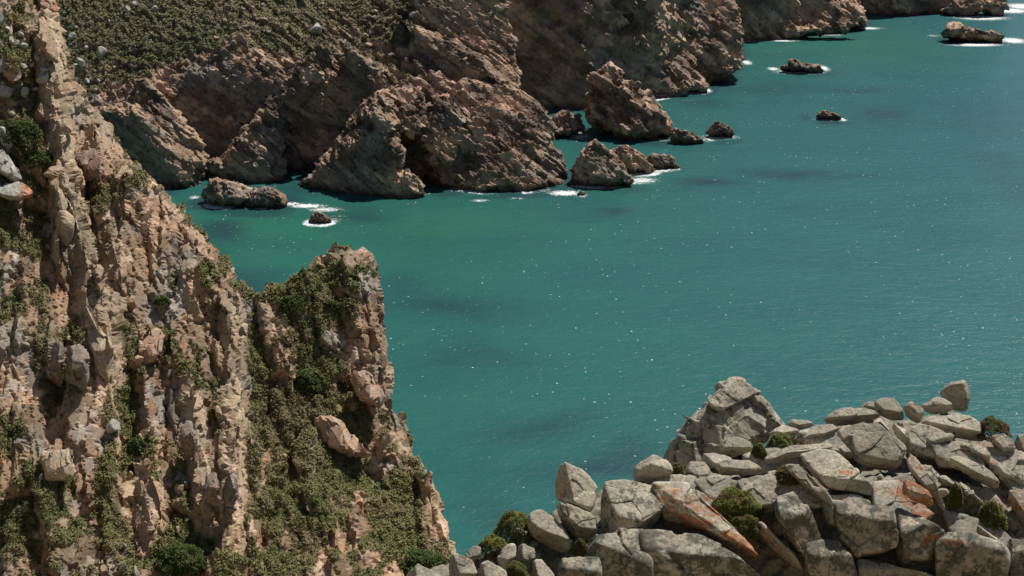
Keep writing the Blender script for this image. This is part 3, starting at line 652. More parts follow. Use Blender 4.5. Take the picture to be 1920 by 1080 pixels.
# ------------------------------------------------------------------ FOREGROUND OUTCROP
FG = C_(.40, .37, .31)
def fore_colour(v, r1, r2, seed, org=0., dark=0., pink=0.):
    n = len(v); hf = vnoise(v / .035, seed + 40)
    c = lerp(np.tile(C_(.34, .315, .25), (n, 1)), C_(.47, .425, .33), smooth(-.3, .5, fbm(v / 1.0, 4, seed) + .5 * (r1 - .5)))
    c = lerp(c, C_(.24, .24, .20), smooth(.0, .5, fbm(v / .6, 5, seed + 3, .6) + .1 * hf) * .7)
    c = lerp(c, C_(.40, .27, .195), smooth(.22 - pink, .55, fbm(v / .9, 4, seed + 5)) * .5)
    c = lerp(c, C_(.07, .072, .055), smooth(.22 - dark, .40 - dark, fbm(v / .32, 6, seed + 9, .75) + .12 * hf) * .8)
    c = lerp(c, C_(.56, .54, .47), smooth(.30 - .45 * org, .5 - .45 * org, fbm(v / .45, 5, seed + 15, .65)) * (.3 + .5 * min(1, org * 2)))
    o = fbm(v / np.array([1.1, .5, .5]), 5, seed + 13, .7) + .14 * hf + .12 * vnoise(v / .1, seed + 41)
    c = lerp(c, C_(.40, .15, .065), smooth(.40 - org, .50 - org, o) * .8)
    return c * (.85 + .3 * r2)[:, None]
fc = [(760, 1075, 39.5), (850, 1050, 40.5), (900, 1040, 41.5), (985, 985, 42.5), (1040, 965, 43), (1130, 915, 43.6), (1180, 896, 44.2), (1240, 888, 44.6), (1300, 878, 45), (1400, 845, 46), (1480, 818, 46.6), (1560, 792, 46.4), (1640, 770, 46.5), (1730, 770, 46.8), (1800, 763, 47.3), (1850, 806, 46.2), (1920, 862, 45), (2080, 900, 44)]
ff = [(700, 1150, 37.5), (850, 1100, 39), (985, 1045, 40.4), (1120, 1015, 41), (1250, 975, 41.2), (1400, 960, 41.2), (1560, 950, 41.2), (1680, 945, 41.2), (1790, 960, 41.2), (1920, 990, 41.2), (2080, 1020, 41)]
fc = [(u, v + 6 , y + .85) for u, v, y in fc]; ff = [(u, v + 4, y + 1.15) for u, v, y in ff]
pts4 = [P(*c) for c in fc + ff + [(1400, 905, 44.9), (1480, 885, 45.2), (1560, 875, 45.6), (1640, 880, 45.5), (1720, 865, 45.7), (1820, 870, 45.6), (1900, 890, 45.2), (1980, 910, 45)]]
for c in fc:
    p = P(*c); pts4 += [p + V3(.2, 1.5, -1.4), p + V3(.3, 5, -6.5), p + V3(.5, 10, -14)]
for c in ff:
    p = P(*c); pts4 += [p + V3(0, -1.0, -3.2), p + V3(0, -2.6, -6.0), p + V3(0, -7, -6.5)]
pts4 += [P(560, 1250, 37), V3(-8, 42, 58), V3(-8, 46, 52)]
base4 = rbf(pts4)
def hf4(x, y): return base4(x, y) + .25 * fbm(np.stack([x / 1.6, y / 1.6, 0 * x], 1), 3, 501)
vol = Volume((-6.5, 35, 59.), (19.5, 53, 71.5), .075); vol.height(hf4)
B = vol.block
v4, f4 = vol.mesh()
v4, r4 = add_noise(v4, f4, [((1.6, 1.3, 1.1), (10, 35, 15), .05, .10, 51, .06), ((.7, .6, .5), (0, 40, 20), .03, .14, 52, .03)], 6)
v4 = v4 + smooth_n(vnormals(v4, f4), f4, 2) * (.012 * fbm(v4 / .22, 3, 53))[:, None]
n4 = vnormals(v4, f4); u4, w4 = proj(v4)
c4 = fore_colour(v4, r4[0], r4[1], 510, org=.10, dark=.06)
c4 = c4 * .6  # shade painted in: base darkened so gaps between the blocks look deep
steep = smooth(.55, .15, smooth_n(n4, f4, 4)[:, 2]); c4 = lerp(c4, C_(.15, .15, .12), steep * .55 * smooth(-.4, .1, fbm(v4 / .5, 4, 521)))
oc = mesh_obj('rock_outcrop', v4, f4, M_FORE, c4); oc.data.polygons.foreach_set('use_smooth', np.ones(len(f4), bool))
tag(oc, 'large grey lichen covered rock outcrop with a dark shaded face along the bottom edge', 'rock')

def fore_rock(poly, y, t, fr, label, name='boulder', k=16, bev=(40, 25), sub=6, amp=1., org=0., dark=0., pink=0., cat='boulder', group=None, seed=None, back=30, soft=.85, grow=1.08):
    seed = seed or int(poly[0][0] * 7 + poly[0][1]) % 9000
    pl, c, pts = block_planes(poly, y - .3, t, fronts=fr, bev=bev, back=back, grow=grow)
    v, f = radial(pl, c, sub, k); s = max(.25, min(np.ptp(v[:, 0]), np.ptp(v[:, 2])))
    n = vnormals(v, f)
    b, gap, r = blocks((v @ rotm(5, 38, seed % 40).T) / (s * np.array([.75, .75, .5])), seed, .5)
    v = v + n * (amp * (.045 * s * b - .022 * s * (1 - smooth(0, .03, gap)) * (1 if .6 < amp < 2 else .35) * smooth(-.1, .25, fbm(v / (s * .5), 2, seed + 8)) + .03 * s * fbm(v / (s * .45), 4, seed) + .010 * fbm(v / .11, 3, seed + 1)))[:, None]
    if amp > 1.2: v, _ = facets(v, f, (s * .3, s * .3, s * .16), (5, -38, 0), .018 * s * amp, .2, seed, crack=.012 * s * amp * soft ** 2, n=n, strength=soft)
    col = fore_colour(v, r, _h((v[:, 0] * 0).astype(int), (v[:, 0] * 0).astype(int), (v[:, 0] * 0).astype(int), seed), seed, org, dark, pink)
    return rock_obj(name, v, f, M_FORE, col, label, cat, group)
TOP = ((0, 55, .55), (-5, 5, .9)); LIT = ((10, 62, .5), (20, 20, .95)); SH = ((-5, -5, .7),); FAC = ((-40, 8, .7), (30, 45, .6))
fore_rock([(1042, 865), (1062, 861), (1092, 869), (1127, 902), (1118, 932), (1107, 961), (1077, 950), (1044, 939), (1029, 924), (1033, 891)], 43.3, .45, ((-55, 10, .6), (28, 38, .6)), 'standing pale boulder with shaded left edge at the left end of the crest', bev=(20, 10))
fore_rock([(1188, 882), (1210, 858), (1233, 849), (1255, 865), (1262, 893), (1240, 904), (1192, 903)], 44.4, .5, ((-8, -2, .7), (20, 60, .9)), 'dark brown shaded boulder perched on the crest beside the craggy peak', pink=.15)
fore_rock([(988, 969), (999, 954), (1021, 945), (1040, 961), (1050, 987), (1080, 1024), (1064, 1040), (1014, 1020), (984, 990)], 42.5, .7, ((10, 55, .5), (-10, -8, .9)), 'grey boulder with black overhanging underside below the standing pale boulder')
fore_rock([(1040, 935), (1080, 945), (1118, 965), (1125, 1010), (1080, 1010), (1048, 980)], 42.6, .6, ((15, 45, .6), (-10, 5, .9)), 'cracked grey boulder wedged under the standing pale boulder', dark=.12)
fore_rock([(1119, 910), (1131, 888), (1173, 876), (1215, 884), (1252, 908), (1252, 961), (1212, 980), (1200, 1010), (1166, 1043), (1129, 1036), (1118, 961)], 42.8, .9, ((5, 58, .35), (-10, 8, .85)), 'broad round shouldered grey boulder with dark lichen streaks on its front', dark=.14, sub=7)
fore_rock([(1240, 905), (1277, 898), (1318, 910), (1358, 950), (1390, 985), (1442, 1050), (1450, 1075), (1405, 1040), (1330, 985), (1255, 975)], 42.0, .5, ((12, 50, .55), (-20, 8, 1.)), 'white and rust red lichen streaked slab sloping down to the right', 'rock_slab', org=.46, cat='rock slab', bev=(25, 12), sub=7, seed=871)
fore_rock([(1281, 887), (1296, 861), (1321, 861), (1333, 880), (1333, 902), (1303, 906)], 44.9, .4, TOP, 'rounded grey boulder just right of the dark perched boulder', dark=.05)
fore_rock([(1310, 852), (1340, 845), (1366, 854), (1373, 865), (1358, 882), (1336, 882)], 45.5, .4, LIT, 'flat topped grey boulder lying against the foot of the craggy peak')
fore_rock([(1347, 839), (1358, 823), (1382, 816), (1410, 828), (1412, 850), (1352, 854)], 46.2, .45, TOP, 'smooth domed pale boulder in front of the craggy peak', amp=.5)
fore_rock([(1253, 872), (1275, 828), (1300, 790), (1340, 750), (1385, 718), (1405, 720), (1425, 740), (1450, 768), (1468, 798), (1440, 812), (1400, 825), (1360, 860), (1290, 890)], 48.2, 1.7, ((25, 38, .6), (-45, 22, .75)), 'craggy grey rock peak rising behind the boulders, white streaked at its tip', 'rock_peak', k=40, bev=(20, 12), sub=7, amp=2.6, dark=.16, pink=.1, cat='rock peak', seed=77, soft=.35, grow=1.17)
fore_rock([(1340, 870), (1365, 862), (1400, 858), (1435, 880), (1420, 890), (1350, 892)], 44.5, .4, LIT, 'low flat boulder between the domed boulder and the green cushion plant')
fore_rock([(1436, 815), (1470, 795), (1495, 802), (1498, 812), (1470, 822)], 47, .4, LIT, 'long low boulder at the right foot of the craggy peak')
fore_rock([(1475, 798), (1485, 785), (1520, 787), (1526, 798), (1500, 806)], 47.6, .35, TOP, 'small dark boulder on the skyline right of the craggy peak', dark=.1)
fore_rock([(1538, 790), (1567, 769), (1616, 758), (1645, 766), (1652, 782), (1619, 788), (1582, 800)], 46.6, .5, LIT, 'long smooth light grey boulder on the crest left of the twin domes')
fore_rock([(1634, 760), (1656, 743), (1675, 741), (1690, 758), (1698, 776), (1692, 790), (1655, 785)], 46.8, .5, TOP, 'domed pale boulder at the high middle of the crest', amp=.6)
fore_rock([(1605, 770), (1625, 752), (1640, 754), (1648, 775)], 47.4, .4, TOP, 'small rounded boulder peeping over the long smooth boulder', amp=.6)
fore_rock([(1693, 762), (1708, 752), (1728, 760), (1734, 780), (1725, 793), (1706, 789), (1695, 775)], 46.5, .4, ((-20, 15, .8), (25, 50, .8)), 'round dark grey boulder between the pale dome and the long arched boulder', dark=.14)
fore_rock([(1762, 737), (1779, 719), (1810, 713), (1822, 732), (1818, 750), (1812, 770), (1790, 768), (1771, 752)], 47.6, .45, ((-18, -4, .7), (60, 20, .9)), 'upright dark boulder, the tallest on the crest at right', k=20, bev=(25, 12))
fore_rock([(1723, 763), (1753, 745), (1767, 744), (1790, 759), (1786, 771), (1753, 778), (1730, 770)], 47.0, .45, ((-10, 20, .8), (0, 65, .8)), 'low grey boulder leaning at the left foot of the upright dark boulder')
fore_rock([(1717, 802), (1749, 778), (1804, 765), (1825, 775), (1852, 813), (1845, 830), (1804, 826), (1770, 810), (1730, 810)], 46.2, .75, ((5, 60, .4), (-5, -5, .85)), 'long arched pale boulder with a shaded underside below the upright dark boulder', amp=.6, sub=7)
fore_rock([(1736, 821), (1767, 810), (1788, 814), (1786, 830), (1753, 845), (1736, 836)], 45.3, .4, ((10, 25, .8), (0, 65, .8)), 'squat pinkish block under the shaded belly of the long arched boulder', pink=.2)
fore_rock([(1786, 841), (1823, 826), (1849, 836), (1860, 865), (1853, 875), (1816, 860)], 45.0, .45, ((-15, 30, .8), (15, 62, .7)), 'wedge shaped boulder with orange lichen rim below the long arched boulder', dark=.1, org=.1)
fore_rock([(1571, 810), (1616, 784), (1649, 776), (1675, 800), (1697, 823), (1695, 854), (1682, 875), (1649, 880), (1619, 873), (1597, 852), (1582, 836)], 44.6, .75, ((8, 44, .45), (-5, -10, .9)), 'big block split by a slanting crack, overhanging a shadowed notch', k=24, bev=(30, 12), sub=7, seed=905)
fore_rock([(1650, 768), (1680, 784), (1706, 806), (1708, 830), (1690, 838), (1668, 805)], 45.4, .45, LIT, 'grey block behind the right shoulder of the big cracked block', dark=.05)
fore_rock([(1678, 798), (1690, 787), (1712, 790), (1716, 808), (1700, 814)], 46, .3, TOP, 'small rounded pale boulder above the right shoulder of the big cracked block', amp=.6)
fore_rock([(1482, 826), (1523, 799), (1562, 786), (1572, 802), (1545, 823), (1508, 834)], 46.0, .5, LIT, 'wedge of pale rock lying left of the big cracked block')
fore_rock([(1430, 862), (1470, 838), (1550, 820), (1575, 835), (1500, 858), (1440, 874)], 45.2, .5, LIT, 'long low pale ledge running left from the big cracked block', 'rock_slab', cat='rock slab')
fore_rock([(1501, 852), (1545, 828), (1569, 831), (1600, 862), (1660, 926), (1630, 934), (1582, 922), (1555, 920), (1519, 872), (1500, 862)], 43.2, .5, ((8, 52, .5), (0, 10, 1.)), 'broad smooth buff slab sloping down to the notch', 'rock_slab', k=24, bev=(20, 10), sub=7, amp=.8, cat='rock slab', seed=333)
fore_rock([(1470, 862), (1500, 858), (1525, 885), (1560, 925), (1575, 960), (1550, 950), (1500, 900), (1470, 885)], 42.6, .45, ((0, 45, .6), (0, 10, 1.)), 'narrow rust edged slab along the left side of the broad buff slab', 'rock_slab', org=.2, bev=(20, 10), cat='rock slab', dark=.06)
fore_rock([(1693, 824), (1710, 815), (1734, 852), (1756, 902), (1784, 939), (1772, 976), (1749, 950), (1716, 905), (1696, 868)], 43.2, .5, ((-10, 50, .55), (0, 10, 1.)), 'steep rib of pinkish rock bounding the notch on the right', 'rock_slab', k=22, bev=(25, 12), org=.14, pink=.15, cat='rock slab')
fore_rock([(1688, 905), (1700, 890), (1730, 905), (1756, 940), (1758, 958), (1700, 940)], 42.0, .35, ((0, 48, .7), (0, 10, 1.)), 'bright orange lichened ledge right under the shadowed notch', 'rock_slab', org=.5, cat='rock slab')
fore_rock([(1753, 868), (1797, 845), (1823, 853), (1873, 887), (1882, 912), (1858, 922), (1804, 890), (1779, 884)], 44.0, .5, ((10, 55, .5), (0, 8, 1.)), 'smooth sloping grey slab below the wedge shaped boulder', 'rock_slab', k=22, sub=7, amp=.8, cat='rock slab')
fore_rock([(1740, 880), (1768, 876), (1850, 925), (1870, 960), (1840, 960), (1780, 930)], 43.2, .4, ((0, 30, .7), (0, 62, .8)), 'rough purplish rock below the smooth sloping grey slab', dark=.16, pink=.12, amp=1.6)
fore_rock([(1853, 817), (1879, 809), (1899, 821), (1904, 850), (1879, 860), (1858, 838)], 45.4, .45, ((5, 45, .6), (0, 10, 1.)), 'pinkish angular block under the grassy tuft on the skyline', pink=.3, org=.05)
fore_rock([(1897, 815), (1925, 804), (1950, 830), (1945, 875), (1912, 862)], 45.6, .45, ((0, 45, .6), (0, 10, 1.)), 'rounded grey boulder cut by the right edge of the picture', amp=.6)
fore_rock([(1858, 872), (1880, 860), (1912, 888), (1940, 912), (1920, 930), (1885, 912)], 44.2, .45, ((-5, 15, .8), (0, 60, .8)), 'dark grey boulder below the pinkish angular block', dark=.1)
fore_rock([(1878, 925), (1900, 912), (1945, 915), (1950, 1010), (1920, 1000), (1888, 955)], 43.0, .5, ((5, 42, .7), (0, 10, 1.)), 'peach coloured slab with orange lichen at the lower right edge', 'rock_slab', pink=.3, org=.22, cat='rock slab')
fore_rock([(1395, 970), (1430, 962), (1475, 1010), (1530, 1075), (1500, 1100), (1440, 1040)], 41.6, .45, ((10, 50, .7), (0, 10, 1.)), 'narrow sloping slab with rust edge below the green cushion plant', 'rock_slab', org=.25, cat='rock slab')
fore_rock([(1800, 980), (1830, 975), (1895, 1020), (1900, 1060), (1860, 1030)], 41.6, .4, ((10, 50, .7), (0, 10, 1.)), 'small orange topped slab above the lowest right block', 'rock_slab', org=.3, cat='rock slab')
lowl = [([(868, 1042), (893, 1018), (902, 1025), (898, 1052), (872, 1056)], 41.6, 'small grey boulder at the left foot of the green sloping mat'),
        ([(838, 1044), (858, 1034), (885, 1044), (900, 1090), (845, 1095)], 40.6, 'rounded grey boulder at the water side corner of the outcrop'),
        ([(892, 1062), (925, 1048), (948, 1066), (950, 1100), (895, 1105)], 40.2, 'low cream boulder along the bottom edge below the green sloping mat'),
        ([(930, 1050), (955, 1012), (971, 1016), (968, 1055), (945, 1068)], 41.2, 'tilted cream boulder right of the green sloping mat'),
        ([(968, 1055), (974, 1010), (1005, 1022), (1002, 1058), (985, 1066)], 41.3, 'blocky cream boulder below the grey boulder with the black underside'),
        ([(992, 1075), (1003, 1044), (1020, 1040), (1045, 1075), (1030, 1110), (995, 1110)], 40.6, 'pale boulder at the bottom edge left of the dark shaded face'),
        ([(765, 1062), (790, 1055), (820, 1072), (835, 1100), (760, 1110)], 39.6, 'pale boulder furthest left on the bottom edge')]
for po, yy, lb in lowl: fore_rock(po, yy, .4, ((12, 50, .6), (-10, 5, 1.)), lb, sub=5)

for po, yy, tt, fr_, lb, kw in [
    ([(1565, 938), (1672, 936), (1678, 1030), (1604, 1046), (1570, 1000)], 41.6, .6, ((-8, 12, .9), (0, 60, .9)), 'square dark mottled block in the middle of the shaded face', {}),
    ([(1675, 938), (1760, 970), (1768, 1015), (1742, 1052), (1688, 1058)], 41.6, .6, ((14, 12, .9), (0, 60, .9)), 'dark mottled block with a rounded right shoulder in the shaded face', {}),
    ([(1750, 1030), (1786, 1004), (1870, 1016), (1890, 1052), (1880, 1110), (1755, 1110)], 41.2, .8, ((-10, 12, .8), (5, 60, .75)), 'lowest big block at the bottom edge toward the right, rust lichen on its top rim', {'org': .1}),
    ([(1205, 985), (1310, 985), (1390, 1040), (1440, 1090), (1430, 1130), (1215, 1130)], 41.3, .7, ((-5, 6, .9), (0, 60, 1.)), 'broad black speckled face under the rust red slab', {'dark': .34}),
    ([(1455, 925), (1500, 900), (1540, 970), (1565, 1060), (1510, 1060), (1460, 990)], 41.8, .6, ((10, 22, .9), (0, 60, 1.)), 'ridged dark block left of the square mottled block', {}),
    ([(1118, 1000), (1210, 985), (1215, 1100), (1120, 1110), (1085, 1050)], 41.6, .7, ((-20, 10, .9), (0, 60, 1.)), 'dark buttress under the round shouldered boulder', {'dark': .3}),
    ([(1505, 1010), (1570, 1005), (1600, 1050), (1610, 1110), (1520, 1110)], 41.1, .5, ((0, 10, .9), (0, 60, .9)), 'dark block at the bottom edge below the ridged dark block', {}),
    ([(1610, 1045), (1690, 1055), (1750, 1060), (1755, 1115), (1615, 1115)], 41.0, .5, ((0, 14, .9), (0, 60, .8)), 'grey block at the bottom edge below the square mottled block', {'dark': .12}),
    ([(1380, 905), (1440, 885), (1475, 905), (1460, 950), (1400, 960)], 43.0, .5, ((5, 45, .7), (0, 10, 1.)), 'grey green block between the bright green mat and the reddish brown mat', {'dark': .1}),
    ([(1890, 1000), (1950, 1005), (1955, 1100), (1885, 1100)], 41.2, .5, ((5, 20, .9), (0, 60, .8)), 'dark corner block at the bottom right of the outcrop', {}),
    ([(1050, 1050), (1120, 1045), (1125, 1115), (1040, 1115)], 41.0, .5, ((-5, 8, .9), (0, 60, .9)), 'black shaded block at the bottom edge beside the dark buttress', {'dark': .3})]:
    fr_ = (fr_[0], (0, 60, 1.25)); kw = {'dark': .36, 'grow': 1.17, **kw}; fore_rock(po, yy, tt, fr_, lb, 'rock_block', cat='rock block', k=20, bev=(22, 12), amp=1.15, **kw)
tn = smooth_n(n4, f4, 3); U4, W4 = proj(v4)
cand = np.nonzero((U4 > 860) & (U4 < 1930) & (W4 < 1085) & (tn[:, 1] < .25) & (W4 > 780))[0]
placed = []; rg = np.random.default_rng(99)
for kk in rg.permutation(cand):
    q = v4[kk]; s0 = .16 + .42 * rg.random() ** 2
    if any(np.linalg.norm(q - a) < .62 * (s0 + b_) for a, b_ in placed): continue
    placed.append((q, s0))
    if len(placed) > 60: break
for q, s0 in placed:
    d, f = ico(4); inv = 0; JR = rotm(rg.uniform(-15, 30), rg.uniform(15, 60), rg.uniform(-10, 50)); kx = rg.uniform(6, 16)
    for n in list(JR) + list(-JR) + [x / np.linalg.norm(x) for x in rg.normal(size=(4, 3))]:
        inv = inv + (np.maximum(d @ n, 0) / rg.uniform(.55, .95)) ** kx
    x = d / np.maximum(inv, .05)[:, None] ** (1 / kx); L = x @ JR.T * np.array([1.25, .95, .75]) * s0; x = L @ JR
    sd = int(rg.integers(9000)); g_ = x + q; x = x * (1 + .05 * fbm(g_ / (s0 * .5), 4, sd))[:, None]
    rock_obj('boulder', x + q - V3(0, -.12, .25 * s0), f, M_FORE, fore_colour(x + q, np.full(len(x), rg.random()), np.full(len(x), rg.random()), sd % 700, .05 * rg.random(), .02 + .1 * rg.random()),
             'weathered grey block wedged between the larger boulders of the near outcrop', 'boulder', 'jointed filler blocks of the near outcrop')
for po, yy, lb, kw in [
    ([(1395, 855), (1450, 838), (1510, 832), (1515, 880), (1420, 895)], 45.3, 'bedrock slab behind the bright green mat, below the long pale ledge', {}),
    ([(1500, 812), (1560, 798), (1610, 790), (1625, 850), (1520, 862)], 45.8, 'bedrock slab partly hidden under the left side of the big cracked block', {}),
    ([(1440, 885), (1500, 868), (1545, 925), (1560, 960), (1470, 945)], 42.9, 'rusty bedrock slab left of the broad smooth buff slab', {'org': .2}),
    ([(1690, 790), (1730, 788), (1765, 800), (1772, 866), (1705, 850)], 45.4, 'bedrock slab between the big cracked block and the squat pinkish block', {}),
    ([(1745, 835), (1790, 822), (1835, 830), (1845, 885), (1765, 880)], 44.8, 'bedrock slab under the wedge shaped boulder with orange rim', {'pink': .15}),
    ([(1700, 865), (1750, 858), (1795, 925), (1780, 950), (1735, 935)], 43.7, 'bedrock rib just right of the steep pinkish rib', {'org': .12}),
    ([(1780, 895), (1850, 895), (1895, 955), (1880, 985), (1800, 965)], 43.4, 'bedrock slab in front of the smooth sloping grey slab', {'pink': .2, 'org': .1}),
    ([(1840, 835), (1890, 828), (1935, 850), (1935, 905), (1860, 895)], 45.0, 'bedrock slab beneath the rounded grey boulder at the right edge', {'pink': .1}),
    ([(1640, 900), (1690, 885), (1720, 920), (1762, 955), (1700, 1000), (1640, 960)], 42.4, 'orange flecked bedrock directly under the notch', {'org': .25}),
    ([(1770, 950), (1850, 955), (1900, 1005), (1880, 1035), (1785, 1015)], 42.2, 'sloping bedrock slab above the lowest big block', {'org': .15}),
    ([(1540, 930), (1600, 920), (1660, 945), (1650, 990), (1560, 990)], 42.2, 'lower lip of bedrock under the broad smooth buff slab', {'org': .12}),
    ([(1222, 905), (1290, 892), (1345, 925), (1350, 975), (1300, 990), (1250, 978)], 42.6, 'broad whitish slab with rusty stains behind the rust red streaked slab', {'org': .34}),
    ([(1300, 905), (1350, 890), (1400, 900), (1400, 950), (1340, 950)], 43.6, 'pale bedrock slab under the low flat boulder', {}),
    ([(1225, 900), (1290, 888), (1320, 905), (1300, 930), (1240, 930)], 44.1, 'pale bedrock shelf under the dark perched boulder', {}),
    ([(1880, 880), (1940, 880), (1945, 940), (1900, 935)], 43.9, 'bedrock slab at the right edge above the peach coloured slab', {'pink': .25})]:
    fore_rock(po, yy + .25, .6, ((8, 50, .5), (-10, 10, 1.)), lb, 'rock_slab', cat='rock slab', k=22, bev=(20, 10), grow=1.16, dark=.03 , **kw)
# cushion plants: domes of small leaves, each with woody stems inside
def cushion(name, label, cat, c, r, n, size, tones, stem=True):
    d = rng.normal(size=(n, 3)); d /= np.linalg.norm(d, axis=1, keepdims=True); d[:, 2] = np.abs(d[:, 2])
    lump = 1 + .28 * fbm(d * 2.2 + np.array(c), 3, 611); rad = lump * rng.uniform(.72, 1.03, n) ** .5
    p = d * rad[:, None] * np.array(r)
    t = lerp(np.tile(tones[0], (n, 1)), tones[1], smooth(-.3, .4, fbm(d * 3 + c, 3, 612) + .25 * rng.normal(size=n)))
    t = lerp(t, tones[2], smooth(.1, .5, fbm(d * 4 + c, 3, 613))) * rng.uniform(.6, 1.35, (n, 1))
    o = leaves_mesh(name, p, size, t); o.location = c; tag(o, label, cat)
    if stem:
        vs, fs = [], []
        for k in range(9):
            a = rng.uniform(0, 6.28); q = rng.uniform(.3, .8); e = np.array([math.cos(a) * r[0] * q, math.sin(a) * r[1] * q, r[2] * .75]); w_ = size * .35
            b0 = len(vs)
            for z_, s_ in ((np.zeros(3), 1.), (e, .4)):
                for m_ in range(4): vs.append(z_ + s_ * w_ * np.array([math.cos(m_ * 1.57), math.sin(m_ * 1.57), 0]))
            fs += [[b0 + m_, b0 + (m_ + 1) % 4, b0 + 4 + (m_ + 1) % 4, b0 + 4 + m_] for m_ in range(4)]
        mesh_obj('stem', np.array(vs), np.array(fs), M_LEAF, np.tile(C_(.10, .07, .045), (len(vs), 1)), parent=o)
    return o
G1 = (C_(.13, .17, .03), C_(.20, .20, .05), C_(.14, .06, .03)); G2 = (C_(.09, .12, .03), C_(.16, .13, .04), C_(.16, .07, .04))
def onbase(u, v, y): p = P(u, v, y); return p
def cush(label, cat, u, v, y, ru, rv, tones=G1, n=9000, dep=None):
    k = y / 2727 * 1.12; p = P(u, v + rv, y - .55); r = (ru * k, dep or ru * k * .8, rv * k * 1.9); return cushion('cushion_plant', label, cat, p, r, int(n * 2.2), .04, tones)
cush('bright green succulent mat filling the hollow above the rust red slab', 'cushion plant', 1380, 936, 42.9, 52, 28, G1, 16000)
cush('small green tuft growing under the left end of the bright green mat', 'cushion plant', 1395, 975, 42.2, 28, 18, G2, 5000)
cush('green mat sloping to the water at the left end of the outcrop', 'cushion plant', 965, 985, 43.0, 40, 40, G1, 12000)
cush('lower trailing part of a green mat above the water side boulders', 'cushion plant', 925, 1022, 42.3, 36, 24, G1, 9000)
cush('brownish green tuft on the bottom edge between cream boulders', 'cushion plant', 965, 1068, 40.6, 26, 18, G2, 5000)
cush('reddish tuft in the crack below the round shouldered boulder', 'cushion plant', 1088, 1022, 41.8, 14, 16, G2, 2500)
cush('dark green tuft on the skyline above the pinkish angular block', 'cushion plant', 1860, 800, 46.2, 32, 18, (G1[2], G2[0], G1[0]), 7000)
cush('green tuft between the domed boulder and the pale wedge', 'cushion plant', 1462, 828, 46.2, 24, 18, G1, 5000)
cush('green tuft hidden behind the flat boulder near the dome', 'cushion plant', 1422, 842, 45.6, 14, 14, G1, 3000)
cush('reddish brown mat on the ledge left of the broad buff slab', 'cushion plant', 1478, 885, 43.4, 26, 16, (C_(.17, .08, .04), C_(.15, .12, .04), G1[0]), 5000)
cush('dark green bushy mat trailing down between the lower right rocks', 'cushion plant', 1855, 965, 42.8, 30, 34, G1, 9000)
cush('narrow green tuft in the cleft left of the purplish rock', 'cushion plant', 1790, 925, 43.0, 14, 24, G1, 3500)
cush('dark tuft at the left foot of the craggy peak', 'cushion plant', 1268, 880, 45.4, 18, 14, G2, 3500)

# ------------------------------------------------------------------ boulders and bushes on the slopes
def hit(V, U, W, u, v, r=4):
    m = (np.abs(U - u) < r) & (np.abs(W - v) < r); q = V[m]
    return q[np.argmin(((q - CAM) ** 2).sum(1))] if len(q) else None
def slope_rock(V, U, W, u, v, pw, ph, label, group=None, col=PALE, org=0., name='boulder', sub=4):
    sub = 4
    p = hit(V, U, W, u, v + ph * .3)
    if p is None: return
    k = np.linalg.norm(p - CAM) / FPX; a, b = pw * k / 2, ph * k / 2; d, f = ico(sub)
    inv = 0
    for j in range(18):
        n = rng.normal(size=3); n /= np.linalg.norm(n); inv = inv + (np.maximum(d @ n, 0) / rng.uniform(.6, .95)) ** 40
    x = d / np.maximum(inv, .05)[:, None] ** (1 / 40); x *= np.array([a, (a + b) * .55, b * 1.1]); x = x @ rotm(rng.uniform(-20, 20), rng.uniform(-25, 25), 0).T
    c = p + V3(0, 0, b * .25); vv = x + c
    tone = lerp(np.tile(col, (len(x), 1)), GREY * .9, smooth(-.1, .4, fbm(vv / (a + .1), 4, 700)) * .5)
    if org: tone = lerp(tone, ORNG, smooth(.2, .8, x[:, 0] / a + org * fbm(vv / a, 3, 701)) * .8)
    o = mesh_obj(name, x, f, M_LEFT, tone, flat=True); o.location = c; tag(o, label, 'boulder', group)
L3 = (v3, u3, w3)
uF, wF = proj(vF); LF = (vF, uF, wF); u3, w3 = proj(v3); L3 = (v3, u3, w3)
WHT = C_(.45, .43, .38)
for a in [(8, 250, 24, 40, 'white grey boulder cut by the left edge, above the leaning white rock', 0), (14, 168, 30, 30, 'grey boulder at the left edge beside a smaller oval boulder', 0), (45, 172, 14, 22, 'oval grey boulder standing right of the grey edge boulder', 0),
          (80, 145, 28, 18, 'flat topped pale boulder with a hollow, left of the pale rock fin', 0), (4, 120, 26, 30, 'pale boulder above the grey edge boulder, cut by the left edge', 0), (48, 84, 20, 14, 'small pale flat rock high on the left slope', 0),
          (4, 32, 14, 26, 'smooth grey boulder cut by the left edge near the top corner', 0), (215, 790, 30, 30, 'pinkish block at the foot of the pale vertical slab', 0)]:
    slope_rock(*L3, *a[:4], a[4], col=WHT, org=a[5])
for u, v, pw, ph in [(26, 72, 12, 20), (32, 80, 10, 16), (68, 105, 12, 10), (45, 120, 14, 12), (58, 122, 10, 10), (66, 162, 14, 8), (24, 208, 12, 8), (5, 150, 8, 8), (36, 60, 12, 12), (15, 52, 12, 10), (85, 128, 16, 8)]:
    slope_rock(*L3, u, v, pw, ph, 'small pale stone in the green patch left of the pale rock fin', 'small stones on the green upper left slope', WHT, sub=3)
for u, v, pw, ph, lb in [(193, 92, 18, 20, 'white pointed boulder, largest in the scrub behind the left ridge'), (150, 112, 15, 20, 'grey pointed boulder left of the white pointed one'), (595, 48, 24, 24, 'pale triangular boulder on the headland rim above the dark gully'),
                         (135, 66, 15, 14, 'pinkish white boulder near the left ridge crest'), (238, 14, 13, 16, 'white boulder at the top edge in the far scrub'), (288, 12, 13, 11, 'small rounded white boulder at the top edge, right of the other')]:
    slope_rock(*LF, u, v, pw, ph, lb, col=WHT, sub=3)
